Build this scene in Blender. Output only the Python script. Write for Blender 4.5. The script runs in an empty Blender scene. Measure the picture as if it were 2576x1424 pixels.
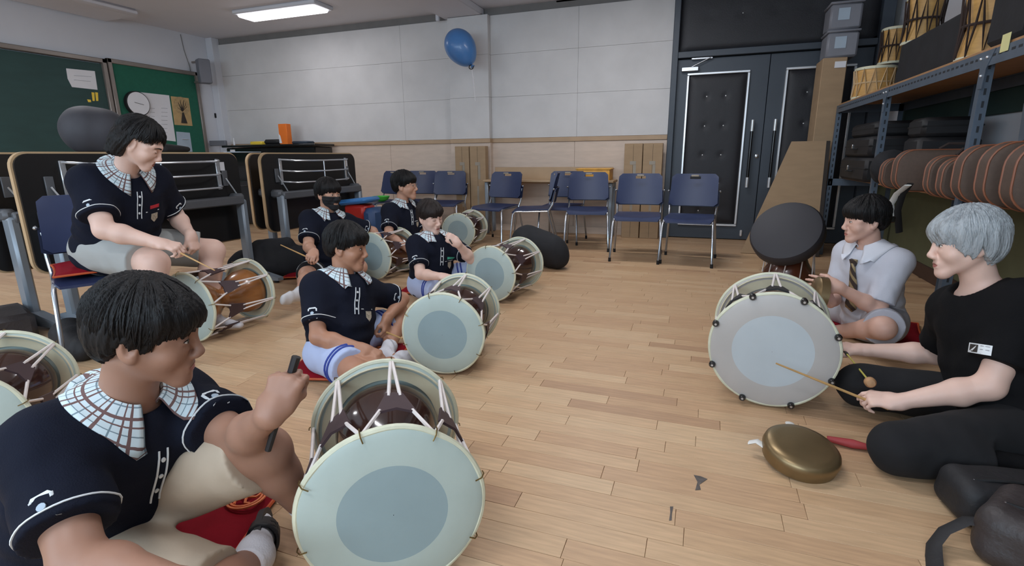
import bpy, bmesh, math, random
import numpy as np
from math import sin, cos, pi, radians
from mathutils import Vector, Matrix

# ------------------------------------------------------------------ camera, light, exposure
scene = bpy.context.scene
YAW, PITCH, ROLL, FPX, CAMH = radians(20.1), radians(13.8), radians(-0.58), 1300.0, 1.06
_f = np.array([-sin(YAW)*cos(PITCH), cos(YAW)*cos(PITCH), -sin(PITCH)])
_r = np.array([cos(YAW), sin(YAW), 0.0]); _u = np.cross(_r, _f)
CR = _r*cos(ROLL) + _u*sin(ROLL); CU = -_r*sin(ROLL) + _u*cos(ROLL); CF = _f
CAM = np.array([0, 0, CAMH])
cam_data = bpy.data.cameras.new('camera'); cam = bpy.data.objects.new('camera', cam_data)
scene.collection.objects.link(cam); scene.camera = cam
cam_data.sensor_width = 36.0; cam_data.lens = 36.0*FPX/2576.0; cam_data.clip_start = 0.02
cam.matrix_world = Matrix(((CR[0], CU[0], -CF[0], CAM[0]), (CR[1], CU[1], -CF[1], CAM[1]), (CR[2], CU[2], -CF[2], CAM[2]), (0, 0, 0, 1)))
vs = scene.view_settings
vs.view_transform = 'Standard'; vs.look = 'None'; vs.gamma = 1.0; vs.use_curve_mapping = False; vs.exposure = 0.0
world = bpy.data.worlds.new('world'); scene.world = world; world.use_nodes = True
world.node_tree.nodes['Background'].inputs[0].default_value = (0.80, 0.90, 1.0, 1)
world.node_tree.nodes['Background'].inputs[1].default_value = 1.1

ROOM_X0, ROOM_X1, ROOM_Y0, ROOM_Y1, ROOM_Z = -7.9, 1.85, -2.2, 7.1, 3.0
def area_light(name, loc, size, energy, color, rot=(0, 0, 0)):
    l = bpy.data.lights.new(name, 'AREA'); l.shape = 'RECTANGLE'; l.size, l.size_y = size; l.energy = energy; l.color = color
    o = bpy.data.objects.new(name, l); scene.collection.objects.link(o); o.location = loc; o.rotation_euler = rot
    return o
LAMP_ROWS = [(-5.44, 6.06), (-0.9, 5.2), (-5.44, 3.0), (-0.9, 2.4), (-5.44, 0.0), (-0.9, -0.4)]   # ceiling panels of the room
for lx, ly in LAMP_ROWS:
    area_light('ceiling_panel_light', (lx, ly, 2.905), (1.2, 0.26), 7 if ly > 6 else (20 if lx < -3 else (26 if ly > 4 else 22)), (0.96, 0.97, 1.0))
WINDOWS = [(-6.9, -4.6), (-4.2, -1.9), (-1.5, 0.8)]                          # daylight through the window wall behind the camera
for wx0, wx1 in WINDOWS:
    area_light('window_daylight', ((wx0+wx1)/2, ROOM_Y0-0.12, 1.75), (wx1-wx0, 1.5), {-6.9: 48, -4.2: 64, -1.5: 80}[wx0], (0.64, 0.83, 1.0), (radians(90), 0, 0))

# ------------------------------------------------------------------ pixel <-> place helpers (frame 2576 x 1424)
def ray(x, y): return CF + CR*((x-1288)/FPX) - CU*((y-712)/FPX)
def at(x, y, d): return CAM + ray(x, y)*d
def onz(x, y, z=0.0):
    v = ray(x, y); return CAM + v*((z-CAMH)/v[2])
def ony(x, y, Y):
    v = ray(x, y); return CAM + v*(Y/v[1])
def onx(x, y, X):
    v = ray(x, y); return CAM + v*(X/v[0])
def proj(p):
    q = np.asarray(p, float)-CAM; d = q@CF
    return 1288+FPX*(q@CR)/d, 712-FPX*(q@CU)/d, d
def unit(v):
    v = np.asarray(v, float); return v/max(np.linalg.norm(v), 1e-9)
def V(*a): return np.array(a, float)
rnd = random.Random(7)

# ------------------------------------------------------------------ materials
def lin(c): return c/12.92 if c <= 0.04045 else ((c+0.055)/1.055)**2.4
def rgb(r, g, b): return (lin(r/255), lin(g/255), lin(b/255), 1.0)
def mat(name, col, rough=0.6, metal=0.0, var=0.12, vscale=6.0, bump=0.0, bscale=40.0, coat=0.0, stretch=None, spec=0.5, sheen=0.0, emit=None, alpha=None, trans=0.0, sss=0.0):
    m = bpy.data.materials.new(name); m.use_nodes = True
    nt = m.node_tree; b = nt.nodes['Principled BSDF']
    b.inputs['Roughness'].default_value = rough; b.inputs['Metallic'].default_value = metal
    b.inputs['Specular IOR Level'].default_value = spec
    b.inputs['Coat Weight'].default_value = coat; b.inputs['Coat Roughness'].default_value = 0.08
    if sheen: b.inputs['Sheen Weight'].default_value = sheen
    if trans: b.inputs['Transmission Weight'].default_value = trans
    if sss:
        b.inputs['Subsurface Weight'].default_value = sss; b.inputs['Subsurface Radius'].default_value = (0.012, 0.005, 0.003); b.inputs['Subsurface Scale'].default_value = 0.6
    c = rgb(*col)
    tc = nt.nodes.new('ShaderNodeTexCoord'); mp = nt.nodes.new('ShaderNodeMapping')
    nt.links.new(tc.outputs['Object'], mp.inputs[0])
    if stretch: mp.inputs['Scale'].default_value = stretch
    if var > 0:
        n = nt.nodes.new('ShaderNodeTexNoise'); n.inputs['Scale'].default_value = vscale; n.inputs['Detail'].default_value = 5
        nt.links.new(mp.outputs[0], n.inputs['Vector'])
        r = nt.nodes.new('ShaderNodeValToRGB'); nt.links.new(n.outputs['Fac'], r.inputs[0])
        r.color_ramp.elements[0].position = 0.3; r.color_ramp.elements[1].position = 0.7
        r.color_ramp.elements[0].color = tuple(x*(1-var) for x in c[:3])+(1,); r.color_ramp.elements[1].color = tuple(min(1, x*(1+var)) for x in c[:3])+(1,)
        nt.links.new(r.outputs[0], b.inputs['Base Color'])
    else: b.inputs['Base Color'].default_value = c
    if bump > 0:
        n2 = nt.nodes.new('ShaderNodeTexNoise'); n2.inputs['Scale'].default_value = bscale; n2.inputs['Detail'].default_value = 3
        nt.links.new(mp.outputs[0], n2.inputs['Vector'])
        bp = nt.nodes.new('ShaderNodeBump'); bp.inputs['Strength'].default_value = bump; bp.inputs['Distance'].default_value = 0.01
        nt.links.new(n2.outputs['Fac'], bp.inputs['Height']); nt.links.new(bp.outputs[0], b.inputs['Normal'])
    if emit:
        b.inputs['Emission Color'].default_value = rgb(*emit[0]); b.inputs['Emission Strength'].default_value = emit[1]
    return m
M = {}
def mm(name, *a, **k):
    M[name] = mat(name, *a, **k); return M[name]

# ------------------------------------------------------------------ mesh builder
class MB:
    def __init__(self): self.v = []; self.f = []; self.m = []
    def add(self, vs, fs, mi=0):
        o = len(self.v); self.v.extend([tuple(map(float, p)) for p in vs])
        self.f.extend([tuple(i+o for i in f) for f in fs]); self.m.extend([mi]*len(fs)); return self
    def box(self, c, s, rot=None, ch=0.0, mi=0):
        c = np.array(c, float); h = np.array(s, float)/2; ch = min(ch, min(h)*0.9)
        R_ = np.array(rot) if rot is not None else np.eye(3)
        if ch <= 0:
            vs = [c+R_@(h*np.array((x, y, z))) for x in (-1, 1) for y in (-1, 1) for z in (-1, 1)]
            fs = [(0, 1, 3, 2), (4, 6, 7, 5), (0, 4, 5, 1), (2, 3, 7, 6), (0, 2, 6, 4), (1, 5, 7, 3)]
            return self.add(vs, fs, mi)
        vs = []; ix = {}
        for x in (-1, 1):
            for y in (-1, 1):
                for z in (-1, 1):
                    for a in range(3):
                        p = (h-ch)*np.array((x, y, z)); p[a] += ch*(x, y, z)[a]
                        ix[(x, y, z, a)] = len(vs); vs.append(c+R_@p)
        fs = []
        for a in range(3):
            b, d = (a+1) % 3, (a+2) % 3
            for s_ in (-1, 1):
                q = []
                for (i, j) in ((-1, -1), (1, -1), (1, 1), (-1, 1)):
                    k = [0, 0, 0]; k[a] = s_; k[b] = i; k[d] = j; q.append(ix[(*k, a)])
                fs.append(tuple(q if s_ > 0 else q[::-1]))
            for i in (-1, 1):
                for j in (-1, 1):
                    k0 = [0, 0, 0]; k0[b] = i; k0[d] = j; k1 = list(k0); k0[a] = -1; k1[a] = 1
                    q = (ix[(*k0, b)], ix[(*k1, b)], ix[(*k1, d)], ix[(*k0, d)])
                    fs.append(q if i*j < 0 else q[::-1])
        for x in (-1, 1):
            for y in (-1, 1):
                for z in (-1, 1):
                    q = (ix[(x, y, z, 0)], ix[(x, y, z, 1)], ix[(x, y, z, 2)])
                    fs.append(q if x*y*z > 0 else q[::-1])
        return self.add(vs, fs, mi)
    def frame(self, d):
        d = unit(d); a = V(0, 0, 1) if abs(d[2]) < 0.9 else V(1, 0, 0)
        s = unit(np.cross(a, d)); return s, np.cross(d, s), d
    def lathe(self, o, d, prof, n=24, mi=0, caps=True, ref=None):
        o = np.array(o, float); s, t, d = self.frame(d)
        if ref is not None: s = unit(ref); t = np.cross(d, s)
        vs = []; fs = []
        for (r, h) in prof:
            for i in range(n):
                a = 2*pi*i/n; vs.append(o+d*h+(s*cos(a)+t*sin(a))*r)
        for k in range(len(prof)-1):
            for i in range(n):
                j = (i+1) % n; fs.append((k*n+i, k*n+j, (k+1)*n+j, (k+1)*n+i))
        if caps:
            fs.append(tuple(range(n-1, -1, -1))); k = (len(prof)-1)*n; fs.append(tuple(range(k, k+n)))
        return self.add(vs, fs, mi)
    def cyl(self, a, b, r, r2=None, n=12, mi=0):
        a = np.array(a, float); b = np.array(b, float); L = np.linalg.norm(b-a)
        return self.lathe(a, b-a, [(r, 0), (r if r2 is None else r2, L)], n, mi)
    def tube(self, pts, r, n=8, closed=False, mi=0, flat=None):
        pts = [np.array(p, float) for p in pts]; N = len(pts); vs = []; fs = []
        up = None
        for i, p in enumerate(pts):
            if closed: d = pts[(i+1) % N]-pts[i-1]
            else: d = pts[min(i+1, N-1)]-pts[max(i-1, 0)]
            d = unit(d)
            if up is None: s, t, _ = self.frame(d)
            else:
                s = up-d*(up@d); s = unit(s); t = np.cross(d, s)
            up = s; rr = r[i] if hasattr(r, '__len__') else r
            for k in range(n):
                a = 2*pi*k/n; vs.append(p+(s*cos(a)+t*sin(a)*(flat or 1))*rr)
        for i in range(N if closed else N-1):
            j = (i+1) % N
            for k in range(n):
                l = (k+1) % n; fs.append((i*n+k, i*n+l, j*n+l, j*n+k))
        if not closed:
            fs.append(tuple(range(n-1, -1, -1))); fs.append(tuple(range((N-1)*n, N*n)))
        return self.add(vs, fs, mi)
    def prism(self, poly, o, ex, ey, h, mi=0):
        o = np.array(o, float); ex = np.array(ex, float); ey = np.array(ey, float); ez = unit(np.cross(ex, ey))*h
        n = len(poly); vs = [o+ex*x+ey*y for x, y in poly]+[o+ex*x+ey*y+ez for x, y in poly]
        fs = [tuple(range(n-1, -1, -1)), tuple(range(n, 2*n))]+[(i, (i+1) % n, n+(i+1) % n, n+i) for i in range(n)]
        return self.add(vs, fs, mi)
    def ball(self, c, r, nu=16, nv=10, rot=None, mi=0):
        c = np.array(c, float); r = np.array(r if hasattr(r, '__len__') else (r, r, r), float); R_ = np.array(rot) if rot is not None else np.eye(3)
        vs = [c+R_@(r*V(0, 0, 1))]; fs = []
        for j in range(1, nv):
            for i in range(nu):
                a = 2*pi*i/nu; b = pi*j/nv; vs.append(c+R_@(r*V(sin(b)*cos(a), sin(b)*sin(a), cos(b))))
        vs.append(c+R_@(r*V(0, 0, -1))); L = len(vs)-1
        for i in range(nu):
            j = (i+1) % nu; fs.append((0, 1+i, 1+j)); k = 1+(nv-2)*nu; fs.append((L, k+j, k+i))
            for q in range(nv-2): fs.append((1+q*nu+i, 1+(q+1)*nu+i, 1+(q+1)*nu+j, 1+q*nu+j))
        return self.add(vs, fs, mi)
    def mesh(self, name, mats, ang=40):
        me = bpy.data.meshes.new(name); me.from_pydata(self.v, [], self.f); me.update()
        for m_ in (mats if isinstance(mats, (list, tuple)) else [mats]): me.materials.append(m_)
        if any(self.m): me.polygons.foreach_set('material_index', self.m)
        me.polygons.foreach_set('use_smooth', [True]*len(me.polygons)); me.set_sharp_from_angle(angle=radians(ang))
        return me
    def build(self, name, mats, parent=None, ang=40, world=True):
        me = self.mesh(name, mats, ang); o = bpy.data.objects.new(name, me); scene.collection.objects.link(o)
        if parent is not None:
            o.parent = parent
            if world: fix_local(o)
        return o
def wloc(o):
    l = Vector(o.location)
    while o.parent is not None: o = o.parent; l = l+o.location
    return l
def fix_local(o):      # the mesh is given in world coordinates: shift it into its (unrotated) parent's frame
    if o.parent is not None:
        o.data.transform(Matrix.Translation(-wloc(o.parent)))
def tag(o, label, cat, group=None):
    o['label'] = label; o['category'] = cat
    if group: o['group'] = group
    return o
def thing(name, label, cat, loc=(0, 0, 0), rotz=0.0, group=None):
    o = bpy.data.objects.new(name, None); scene.collection.objects.link(o); o.empty_display_size = 0.05
    o.location = tuple(map(float, loc)); o.rotation_euler = (0, 0, rotz)
    return tag(o, label, cat, group)
def rebase(o, p):      # a one-mesh thing: put its origin at p
    o.data.transform(Matrix.Translation(-Vector(tuple(map(float, p))))); o.location = tuple(map(float, p)); return o
def struct(o): o['kind'] = 'structure'; return o
def rrect(x0, y0, x1, y1, r, n=5):
    out = []
    for cx, cy, a0 in ((x1-r, y0+r, -90), (x1-r, y1-r, 0), (x0+r, y1-r, 90), (x0+r, y0+r, 180)):
        for i in range(n+1):
            a = radians(a0+90*i/n); out.append((cx+r*cos(a), cy+r*sin(a)))
    return out
def rotz(a): return np.array(((cos(a), -sin(a), 0), (sin(a), cos(a), 0), (0, 0, 1)))
def rotx(a): return np.array(((1, 0, 0), (0, cos(a), -sin(a)), (0, sin(a), cos(a))))
def roty(a): return np.array(((cos(a), 0, sin(a)), (0, 1, 0), (-sin(a), 0, cos(a))))
def copy_tree(o, parent=None):
    c = o.copy(); scene.collection.objects.link(c); c.parent = parent
    for ch in o.children: copy_tree(ch, c)
    return c
# ------------------------------------------------------------------ shared materials
mm('wall_white', (208, 210, 216), 0.8, var=0.03, vscale=2)
mm('ceiling_paint', (214, 214, 220), 0.85, var=0.02, vscale=2)
mm('panel_fabric', (206, 204, 203), 0.9, var=0.05, vscale=3, bump=0.15, bscale=250)
mm('gap_shade_cable_grey', (120, 118, 116), 0.9, var=0.06)
mm('wainscot', (205, 186, 170), 0.6, var=0.06, vscale=5, stretch=(1, 1, 6))
mm('trim_tan', (178, 150, 120), 0.55, var=0.08, vscale=4)
mm('door_slate', (62, 70, 80), 0.5, var=0.06, vscale=2)
mm('door_leather', (32, 32, 37), 0.55, var=0.1, vscale=8, bump=0.2, bscale=120)
mm('steel_white', (222, 224, 226), 0.3, 0.6, var=0.04)
mm('chrome', (190, 192, 195), 0.25, 0.9, var=0.03)
mm('olive', (98, 100, 72), 0.8, var=0.12, vscale=4)
mm('black_matte', (22, 22, 24), 0.7, var=0.15)
mm('black_gloss', (16, 16, 18), 0.25, var=0.1, coat=0.3)
mm('white_paper', (226, 226, 230), 0.8, var=0.02)
mm('lamp_diffuser', (250, 250, 252), 0.5, var=0.0, emit=((250, 248, 255), 5.0))
mm('cardboard', (162, 136, 106), 0.8, var=0.06, vscale=5, stretch=(1, 1, 4), bump=0.05, bscale=60)
mm('cardboard_tape', (150, 140, 125), 0.5, var=0.1)

# ------------------------------------------------------------------ floor of wooden strips
def wood(name, col):
    m = mat(name, col, 0.42, var=0.13, vscale=3.0, stretch=(2.2, 26, 1), bump=0.04, bscale=9, spec=0.4); M[name] = m; return m
SHADES = [wood('floor_wood_%d' % i, c) for i, c in enumerate([(200, 166, 130), (196, 161, 125), (192, 156, 121), (204, 172, 136), (180, 144, 112), (198, 164, 128)])]
mm('floor_joint', (140, 110, 82), 0.8, var=0.1)
fb = MB(); fb.box(((ROOM_X0+ROOM_X1)/2, (ROOM_Y0+ROOM_Y1)/2, -0.055), (ROOM_X1-ROOM_X0, ROOM_Y1-ROOM_Y0, 0.1))
floor = struct(fb.build('floor', M['floor_joint']))
STRIP_W = 0.078; LENS = (0.38, 0.5, 0.62)
strips = []
fr = random.Random(3); y = ROOM_Y0
while y < ROOM_Y1-0.01:
    x = ROOM_X0-fr.random()*0.5; k = 0
    while x < ROOM_X1-0.05:
        L = fr.choice(LENS); x0 = max(x, ROOM_X0); x1 = min(x+L, ROOM_X1)
        if x1-x0 > 0.04: strips.append((x0, x1, y, L if (x1-x0) > L-1e-6 else None, fr.choices(range(6), (5, 5, 4, 3, 1.6, 4))[0]))
        x += L
    y += STRIP_W
def strip_size(s):
    x, y_, d = proj(((s[0]+s[1])/2, s[2]+STRIP_W/2, 0))
    if d < 0.3 or not (-150 < x < 2700 and 560 < y_ < 1480): return 0
    if x < 760 and y_ < 1424 and not (540 < x and y_ > 880): return 0.1/d**3       # mostly hidden behind the people on the left
    return (s[1]-s[0])/d**3
order = sorted(range(len(strips)), key=lambda i: -strip_size(strips[i]) if strips[i][3] else 1)
near = set(order[:296]); meshes = {}
rest = MB(); rest_m = []
for i, (x0, x1, y0, L, sh) in enumerate(strips):
    if i in near:
        if (L, sh) not in meshes:
            meshes[(L, sh)] = MB().box((0, 0, -0.004), (L-0.0012, STRIP_W-0.0012, 0.008), ch=0.0008).mesh('plank', SHADES[sh])
        o = bpy.data.objects.new('plank', meshes[(L, sh)]); scene.collection.objects.link(o)
        o.location = ((x0+x1)/2, y0+STRIP_W/2, fr.uniform(-0.0003, 0)); o.parent = floor
    else: rest.box(((x0+x1)/2, y0+STRIP_W/2, -0.004), (x1-x0-0.0012, STRIP_W-0.0012, 0.008), mi=sh)
o = rest.build('plank', SHADES, floor); o['kind'] = 'stuff'
mm('scuff', (92, 84, 80), 0.7, var=0.3, vscale=60)
for k, (px, py, s) in enumerate(((1757, 1215, 0.045), (1688, 1292, 0.035))):      # dark tape residue on the boards
    c = onz(px, py); b = MB()
    b.prism([(-.3, -1), (.25, -.8), (.1, -.2), (.9, .7), (.2, .9), (-.5, .9), (-.1, .1)] if k == 0 else [(-.15, -1), (.15, -.9), (.1, 0), (.2, 1), (-.2, .9), (-.1, 0)], (c[0], c[1], 0.0002), (s*.7, 0, 0), (0, s, 0), 0.0008)
    o = b.build('tape_residue', M['scuff'], floor)

# ------------------------------------------------------------------ ceiling, walls
b = MB(); b.box(((ROOM_X0+ROOM_X1)/2, (ROOM_Y0+ROOM_Y1)/2, ROOM_Z+0.06), (ROOM_X1-ROOM_X0+0.4, ROOM_Y1-ROOM_Y0+0.4, 0.12))
ceiling = struct(b.build('ceiling', M['ceiling_paint']))
MB().box((-3.25, 3.9, 2.955), (0.58, 6.38, 0.09), ch=0.01).build('beam', M['ceiling_paint'], ceiling)
MB().box((-7.55, 3.6, 2.955), (0.66, 3.6, 0.09), ch=0.03).build('duct_cover', M['ceiling_paint'], ceiling)
MB().box((-3.58, 6.93, 2.93), (0.05, 0.05, 0.13), ch=0.01).build('sensor', M['wall_white'], ceiling)
b = MB(); b.box((ROOM_X0-0.06, (ROOM_Y0+ROOM_Y1)/2, 1.5), (0.12, ROOM_Y1-ROOM_Y0, 3.0))
wall_left = struct(b.build('wall_left', M['wall_white']))
MB().tube([(ROOM_X0+0.004, 6.52, 2.97), (ROOM_X0+0.006, 6.54, 2.75), (ROOM_X0+0.006, 6.6, 2.5), (ROOM_X0+0.006, 6.6, 1.2)], 0.005, 6).build('cable', M['gap_shade_cable_grey'], wall_left)
MB().box((ROOM_X0+0.01, 7.0, 1.78), (0.02, 0.13, 0.075), ch=0.005).build('wall_socket', M['black_matte'], wall_left)
MB().box((ROOM_X0+0.07, 7.03, 1.5), (0.14, 0.14, 3.0), ch=0.005).build('corner_column', M['wall_white'], wall_left)
b = MB()                                                    # the right wall, olive dado below and white above
b.box((ROOM_X1+0.06, (ROOM_Y0+ROOM_Y1)/2, 1.5), (0.12, ROOM_Y1-ROOM_Y0, 3.0))
wall_right = struct(b.build('wall_right', M['wall_white']))
MB().box((ROOM_X1-0.006, (ROOM_Y0+ROOM_Y1)/2, 0.45), (0.012, ROOM_Y1-ROOM_Y0, 0.9), ch=0.003).build('dado_panel', M['olive'], wall_right)
mm('board_green', (40, 62, 58), 0.75, var=0.12, vscale=3, stretch=(1, 1, 3))
MB().box((ROOM_X1-0.02, 4.2, 1.66), (0.03, 4.6, 0.72), ch=0.004).build('dark_board', M['board_green'], wall_right)
mm('base_brown', (72, 52, 42), 0.6, var=0.1)
struct(MB().box((ROOM_X1-.012, (ROOM_Y0+ROOM_Y1)/2, .06), (.024, ROOM_Y1-ROOM_Y0, .12), ch=.004).build('baseboard_right', M['base_brown']))
# wall behind the camera with its windows
b = MB(); xs = [ROOM_X0]
for w in WINDOWS: xs += list(w)
xs.append(ROOM_X1)
for i in range(0, len(xs), 2): b.box(((xs[i]+xs[i+1])/2, ROOM_Y0-0.06, 1.75), (xs[i+1]-xs[i], 0.12, 1.5))
b.box(((ROOM_X0+ROOM_X1)/2, ROOM_Y0-0.06, 0.5), (ROOM_X1-ROOM_X0, 0.12, 1.0)); b.box(((ROOM_X0+ROOM_X1)/2, ROOM_Y0-0.06, 2.75), (ROOM_X1-ROOM_X0, 0.12, 0.5))
wall_front = struct(b.build('wall_front', M['wall_white']))
for k, (w0, w1) in enumerate(WINDOWS):
    b = MB()
    for xx in (w0+.03, (w0+w1)/2, w1-.03): b.box((xx, ROOM_Y0-.06, 1.75), (0.06, 0.07, 1.5))
    for zz in (1.03, 2.47): b.box(((w0+w1)/2, ROOM_Y0-.06, zz), (w1-w0, 0.07, 0.06))
    struct(b.build('window_%d' % (k+1), M['steel_white']))
# back wall: slab, fabric panels, pilaster, trim board, wainscot
WB = ROOM_Y1
b = MB(); b.box(((ROOM_X0-0.44)/2, WB+0.06, 1.5), (-0.44-ROOM_X0, 0.12, 3.0)); b.box((0, WB+0.06, 2.99), (2*ROOM_X1+.2, 0.12, 0.02)); b.box((1.85, WB+0.06, 1.5), (.26, 0.12, 3.0))
wall_back = struct(b.build('wall_back', M['gap_shade_cable_grey']))  # dark grey slab paints the shadow strip in the recess below the ceiling
ROWS = [1.305, 1.86, 2.41, 2.905]
def fabric_panel(x0, x1, z0, z1, yf, yb=WB):
    MB().box(((x0+x1)/2, (yf+yb)/2, (z0+z1)/2), (x1-x0-0.002, yb-yf, z1-z0-0.002), ch=0.001).build('fabric_panel', M['panel_fabric'], wall_back)
for cols, yf in (([-7.83, -4.28, -3.47], WB-0.02), ([-2.87, -1.645, -0.47], WB-0.02), ([-3.47, -2.87], WB-0.11)):
    for i in range(len(cols)-1):
        for j in range(3): fabric_panel(cols[i], cols[i+1], ROWS[j], ROWS[j+1], yf)
for x0, x1, yf in ((-7.83, -3.47, WB-0.035), (-3.48, -2.86, WB-0.125), (-2.87, -0.47, WB-0.035)):
    MB().box(((x0+x1)/2, (yf+WB)/2, 1.275), (x1-x0, WB-yf, 0.058), ch=0.004).build('trim_board', M['trim_tan'], wall_back)
    for a, c in ([(x0, x1)] if x1-x0 < 1 else [(x0+(x1-x0)*k/n, x0+(x1-x0)*(k+1)/n) for n in [max(2, round((x1-x0)/1.2))] for k in range(n)]):
        MB().box(((a+c)/2, (yf+0.015+WB)/2, 0.67), (c-a-0.003, WB-yf-0.015, 1.15), ch=0.002).build('wainscot_panel', M['wainscot'], wall_back)
    struct(MB().box(((x0+x1)/2, (yf+WB)/2+0.004, 0.05), (x1-x0, WB-yf, 0.1), ch=0.004).build('baseboard_back', M['wainscot']))
# double door with studded leather pads and a padded transom
DX0, DXM, DX1 = -0.40, 0.63, 1.66
b = MB(); b.box((-0.43, WB-0.02, 1.5), (0.07, 0.16, 3.0), ch=0.005); b.box((1.72, WB-0.02, 1.5), (0.12, 0.16, 3.0), ch=0.005)
b.box(((DX0+DX1)/2, WB-0.02, 2.225), (DX1-DX0, 0.14, 0.07), ch=0.004); b.box(((DX0+DX1)/2, WB+0.1, 1.5), (DX1-DX0+.3, 0.05, 3.0))
door_frame = struct(b.build('trim_1', M['door_slate']))
def stud(parent, x, z, y):
    MB().lathe((x, y+0.004, z), (0, -1, 0), [(0.016, -.004), (0.013, 0.004), (0.006, 0.009), (0.001, 0.0105)], 10).build('stud', M['steel_white'], parent)
def pad(x0, x1, z0, z1, y, pts, parent, name='leather_pad', depth=0.03):
    # quilted pad: a grid that dips at every stud
    nx, nz = 36, int(36*(z1-z0)/(x1-x0)); nz = min(max(nz, 20), 70); vs = []; fs = []
    for j in range(nz+1):
        for i in range(nx+1):
            xx = x0+(x1-x0)*i/nx; zz = z0+(z1-z0)*j/nz
            e = min(xx-x0, x1-xx, zz-z0, z1-zz); h = depth*(1-math.exp(-e/0.03))
            for sx, sz in pts:
                r2 = ((xx-sx)**2+(zz-sz)**2); h -= 0.012*math.exp(-r2/0.0012)
            vs.append((xx, y-h, zz))
    for j in range(nz):
        for i in range(nx):
            a = j*(nx+1)+i; fs.append((a, a+1, a+nx+2, a+nx+1))
    o = MB().add(vs, fs).build(name, M['door_leather'], parent)
    for sx, sz in pts: stud(o, sx, sz, y-depth+0.014)
    return o
for k, (x0, x1) in enumerate(((DX0, DXM), (DXM, DX1))):
    yf = WB-0.03
    d = struct(MB().box(((x0+x1)/2, WB, 1.095), (x1-x0-0.006, 0.06, 2.17), ch=0.003).build('door_%d' % (k+1), M['door_slate']))
    px0, px1 = ((-0.25, 0.40) if k == 0 else (0.83, 1.48)); pz0, pz1 = 0.20, 1.99
    pts = [(px0+(px1-px0)*a, 0.36+0.345*j) for a in (0.33, 0.66) for j in range(5)]
    pad(px0, px1, pz0, pz1, yf, pts, d)
    fr_ = MB(); w = 0.028
    for c, s in ((((px0+px1)/2, yf-.012, pz1+w/2), (px1-px0+2*w, .03, w)), (((px0+px1)/2, yf-.012, pz0-w/2), (px1-px0+2*w, .03, w)), ((px0-w/2, yf-.012, (pz0+pz1)/2), (w, .03, pz1-pz0)), ((px1+w/2, yf-.012, (pz0+pz1)/2), (w, .03, pz1-pz0))):
        fr_.box(c, s, ch=0.006)
    fr_.build('pad_frame', M['steel_white'], d)
    hx = 0.50 if k == 0 else 0.745
    h = MB().cyl((hx, yf-.06, 0.76), (hx, yf-.06, 1.34), 0.017).build('handle', M['black_gloss'], d)
    for z0, z1 in ((0.66, 0.78), (1.32, 1.45)):
        MB().cyl((hx, yf-.06, z0), (hx, yf-.06, z1), 0.018).cyl((hx, yf-.06, (z0+z1)/2), (hx, yf, (z0+z1)/2), 0.012).build('handle_end', M['steel_white'], h)
    if k == 0:
        MB().lathe((0.585, yf, 1.03), (0, -1, 0), [(0.024, -.002), (0.024, .012), (0.018, .016)], 16).build('lock', M['chrome'], d)
        MB().box((0.49, yf-.01, 0.09), (0.03, 0.03, 0.08), ch=0.008).build('door_bolt', M['steel_white'], d)
        MB().box((-0.25, yf-.03, 2.06), (0.2, 0.06, 0.055), ch=0.008).build('door_closer', M['chrome'], d)
        MB().box((-0.12, yf-.035, 2.175), (0.24, 0.02, 0.022), ch=0.004).cyl((-0.02, yf-.05, 2.18), (-0.24, yf-.05, 2.08), 0.006).build('closer_arm', M['chrome'], d)
tr = struct(MB().box(((DX0+DX1)/2, WB+0.01, 2.62), (DX1-DX0, 0.04, 0.72)).build('trim_2', M['door_slate']))
pad(DX0+.005, DX1, 2.262, 2.975, WB-.01, [(-0.07+0.36*k, 2.64) for k in range(5)], tr, 'transom_pad', 0.035)
# ceiling lamps
for k, (lx, ly) in enumerate(LAMP_ROWS):
    lab = ['bright ceiling panel lamp above the far left wall panels', 'ceiling panel lamp above the middle of the back chairs', 'ceiling panel lamp above the folding tables', 'ceiling panel lamp above the drums on the open floor', 'ceiling panel lamp near the windows on the left', 'ceiling panel lamp near the windows on the right'][k]
    t = thing('ceiling_lamp', lab, 'lamp', (lx, ly, 3.0), 0, 'panel lamps on the ceiling')
    MB().box((lx, ly, 2.975), (1.36, 0.38, 0.05), ch=0.01).build('lamp_tray', M['wall_white'], t)
    MB().box((lx, ly, 2.94), (1.28, 0.30, 0.045), ch=0.02).build('diffuser', M['lamp_diffuser'], t)
# ------------------------------------------------------------------ chalkboard wall
mm('chalk_green', (44, 72, 70), 0.7, var=0.10, vscale=2.5, stretch=(1, 1, 4))
mm('cork_green', (30, 98, 78), 0.85, var=0.06, vscale=20)
mm('frame_metal', (140, 132, 126), 0.4, 0.5, var=0.06)
mm('yellow', (238, 205, 70), 0.5, var=0.05); mm('kraft', (190, 160, 112), 0.8, var=0.08, vscale=15); mm('ink', (52, 46, 42), 0.8, var=0.1)
mm('grey_text', (150, 150, 156), 0.8, var=0.05); mm('pale_blue', (170, 186, 200), 0.7, var=0.05); mm('red_brown', (150, 70, 60), 0.7, var=0.05)
mm('grey_plastic', (112, 114, 122), 0.6, var=0.05); mm('rust_text', (186, 140, 120), 0.8, var=0.05)
XW = ROOM_X0
def wall_frame(mb, y0, y1, z0, z1, w, d):
    for c, s in (((XW+d/2, (y0+y1)/2, z1-w/2), (d, y1-y0, w)), ((XW+d/2, (y0+y1)/2, z0+w/2), (d, y1-y0, w)), ((XW+d/2, y0+w/2, (z0+z1)/2), (d, w, z1-z0)), ((XW+d/2, y1-w/2, (z0+z1)/2), (d, w, z1-z0))):
        mb.box(c, s, ch=0.008)
    return mb
t = thing('chalkboard', 'large dark green chalkboard in a metal frame on the left wall', 'chalkboard', (XW, 3.2, 0.95))
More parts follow.
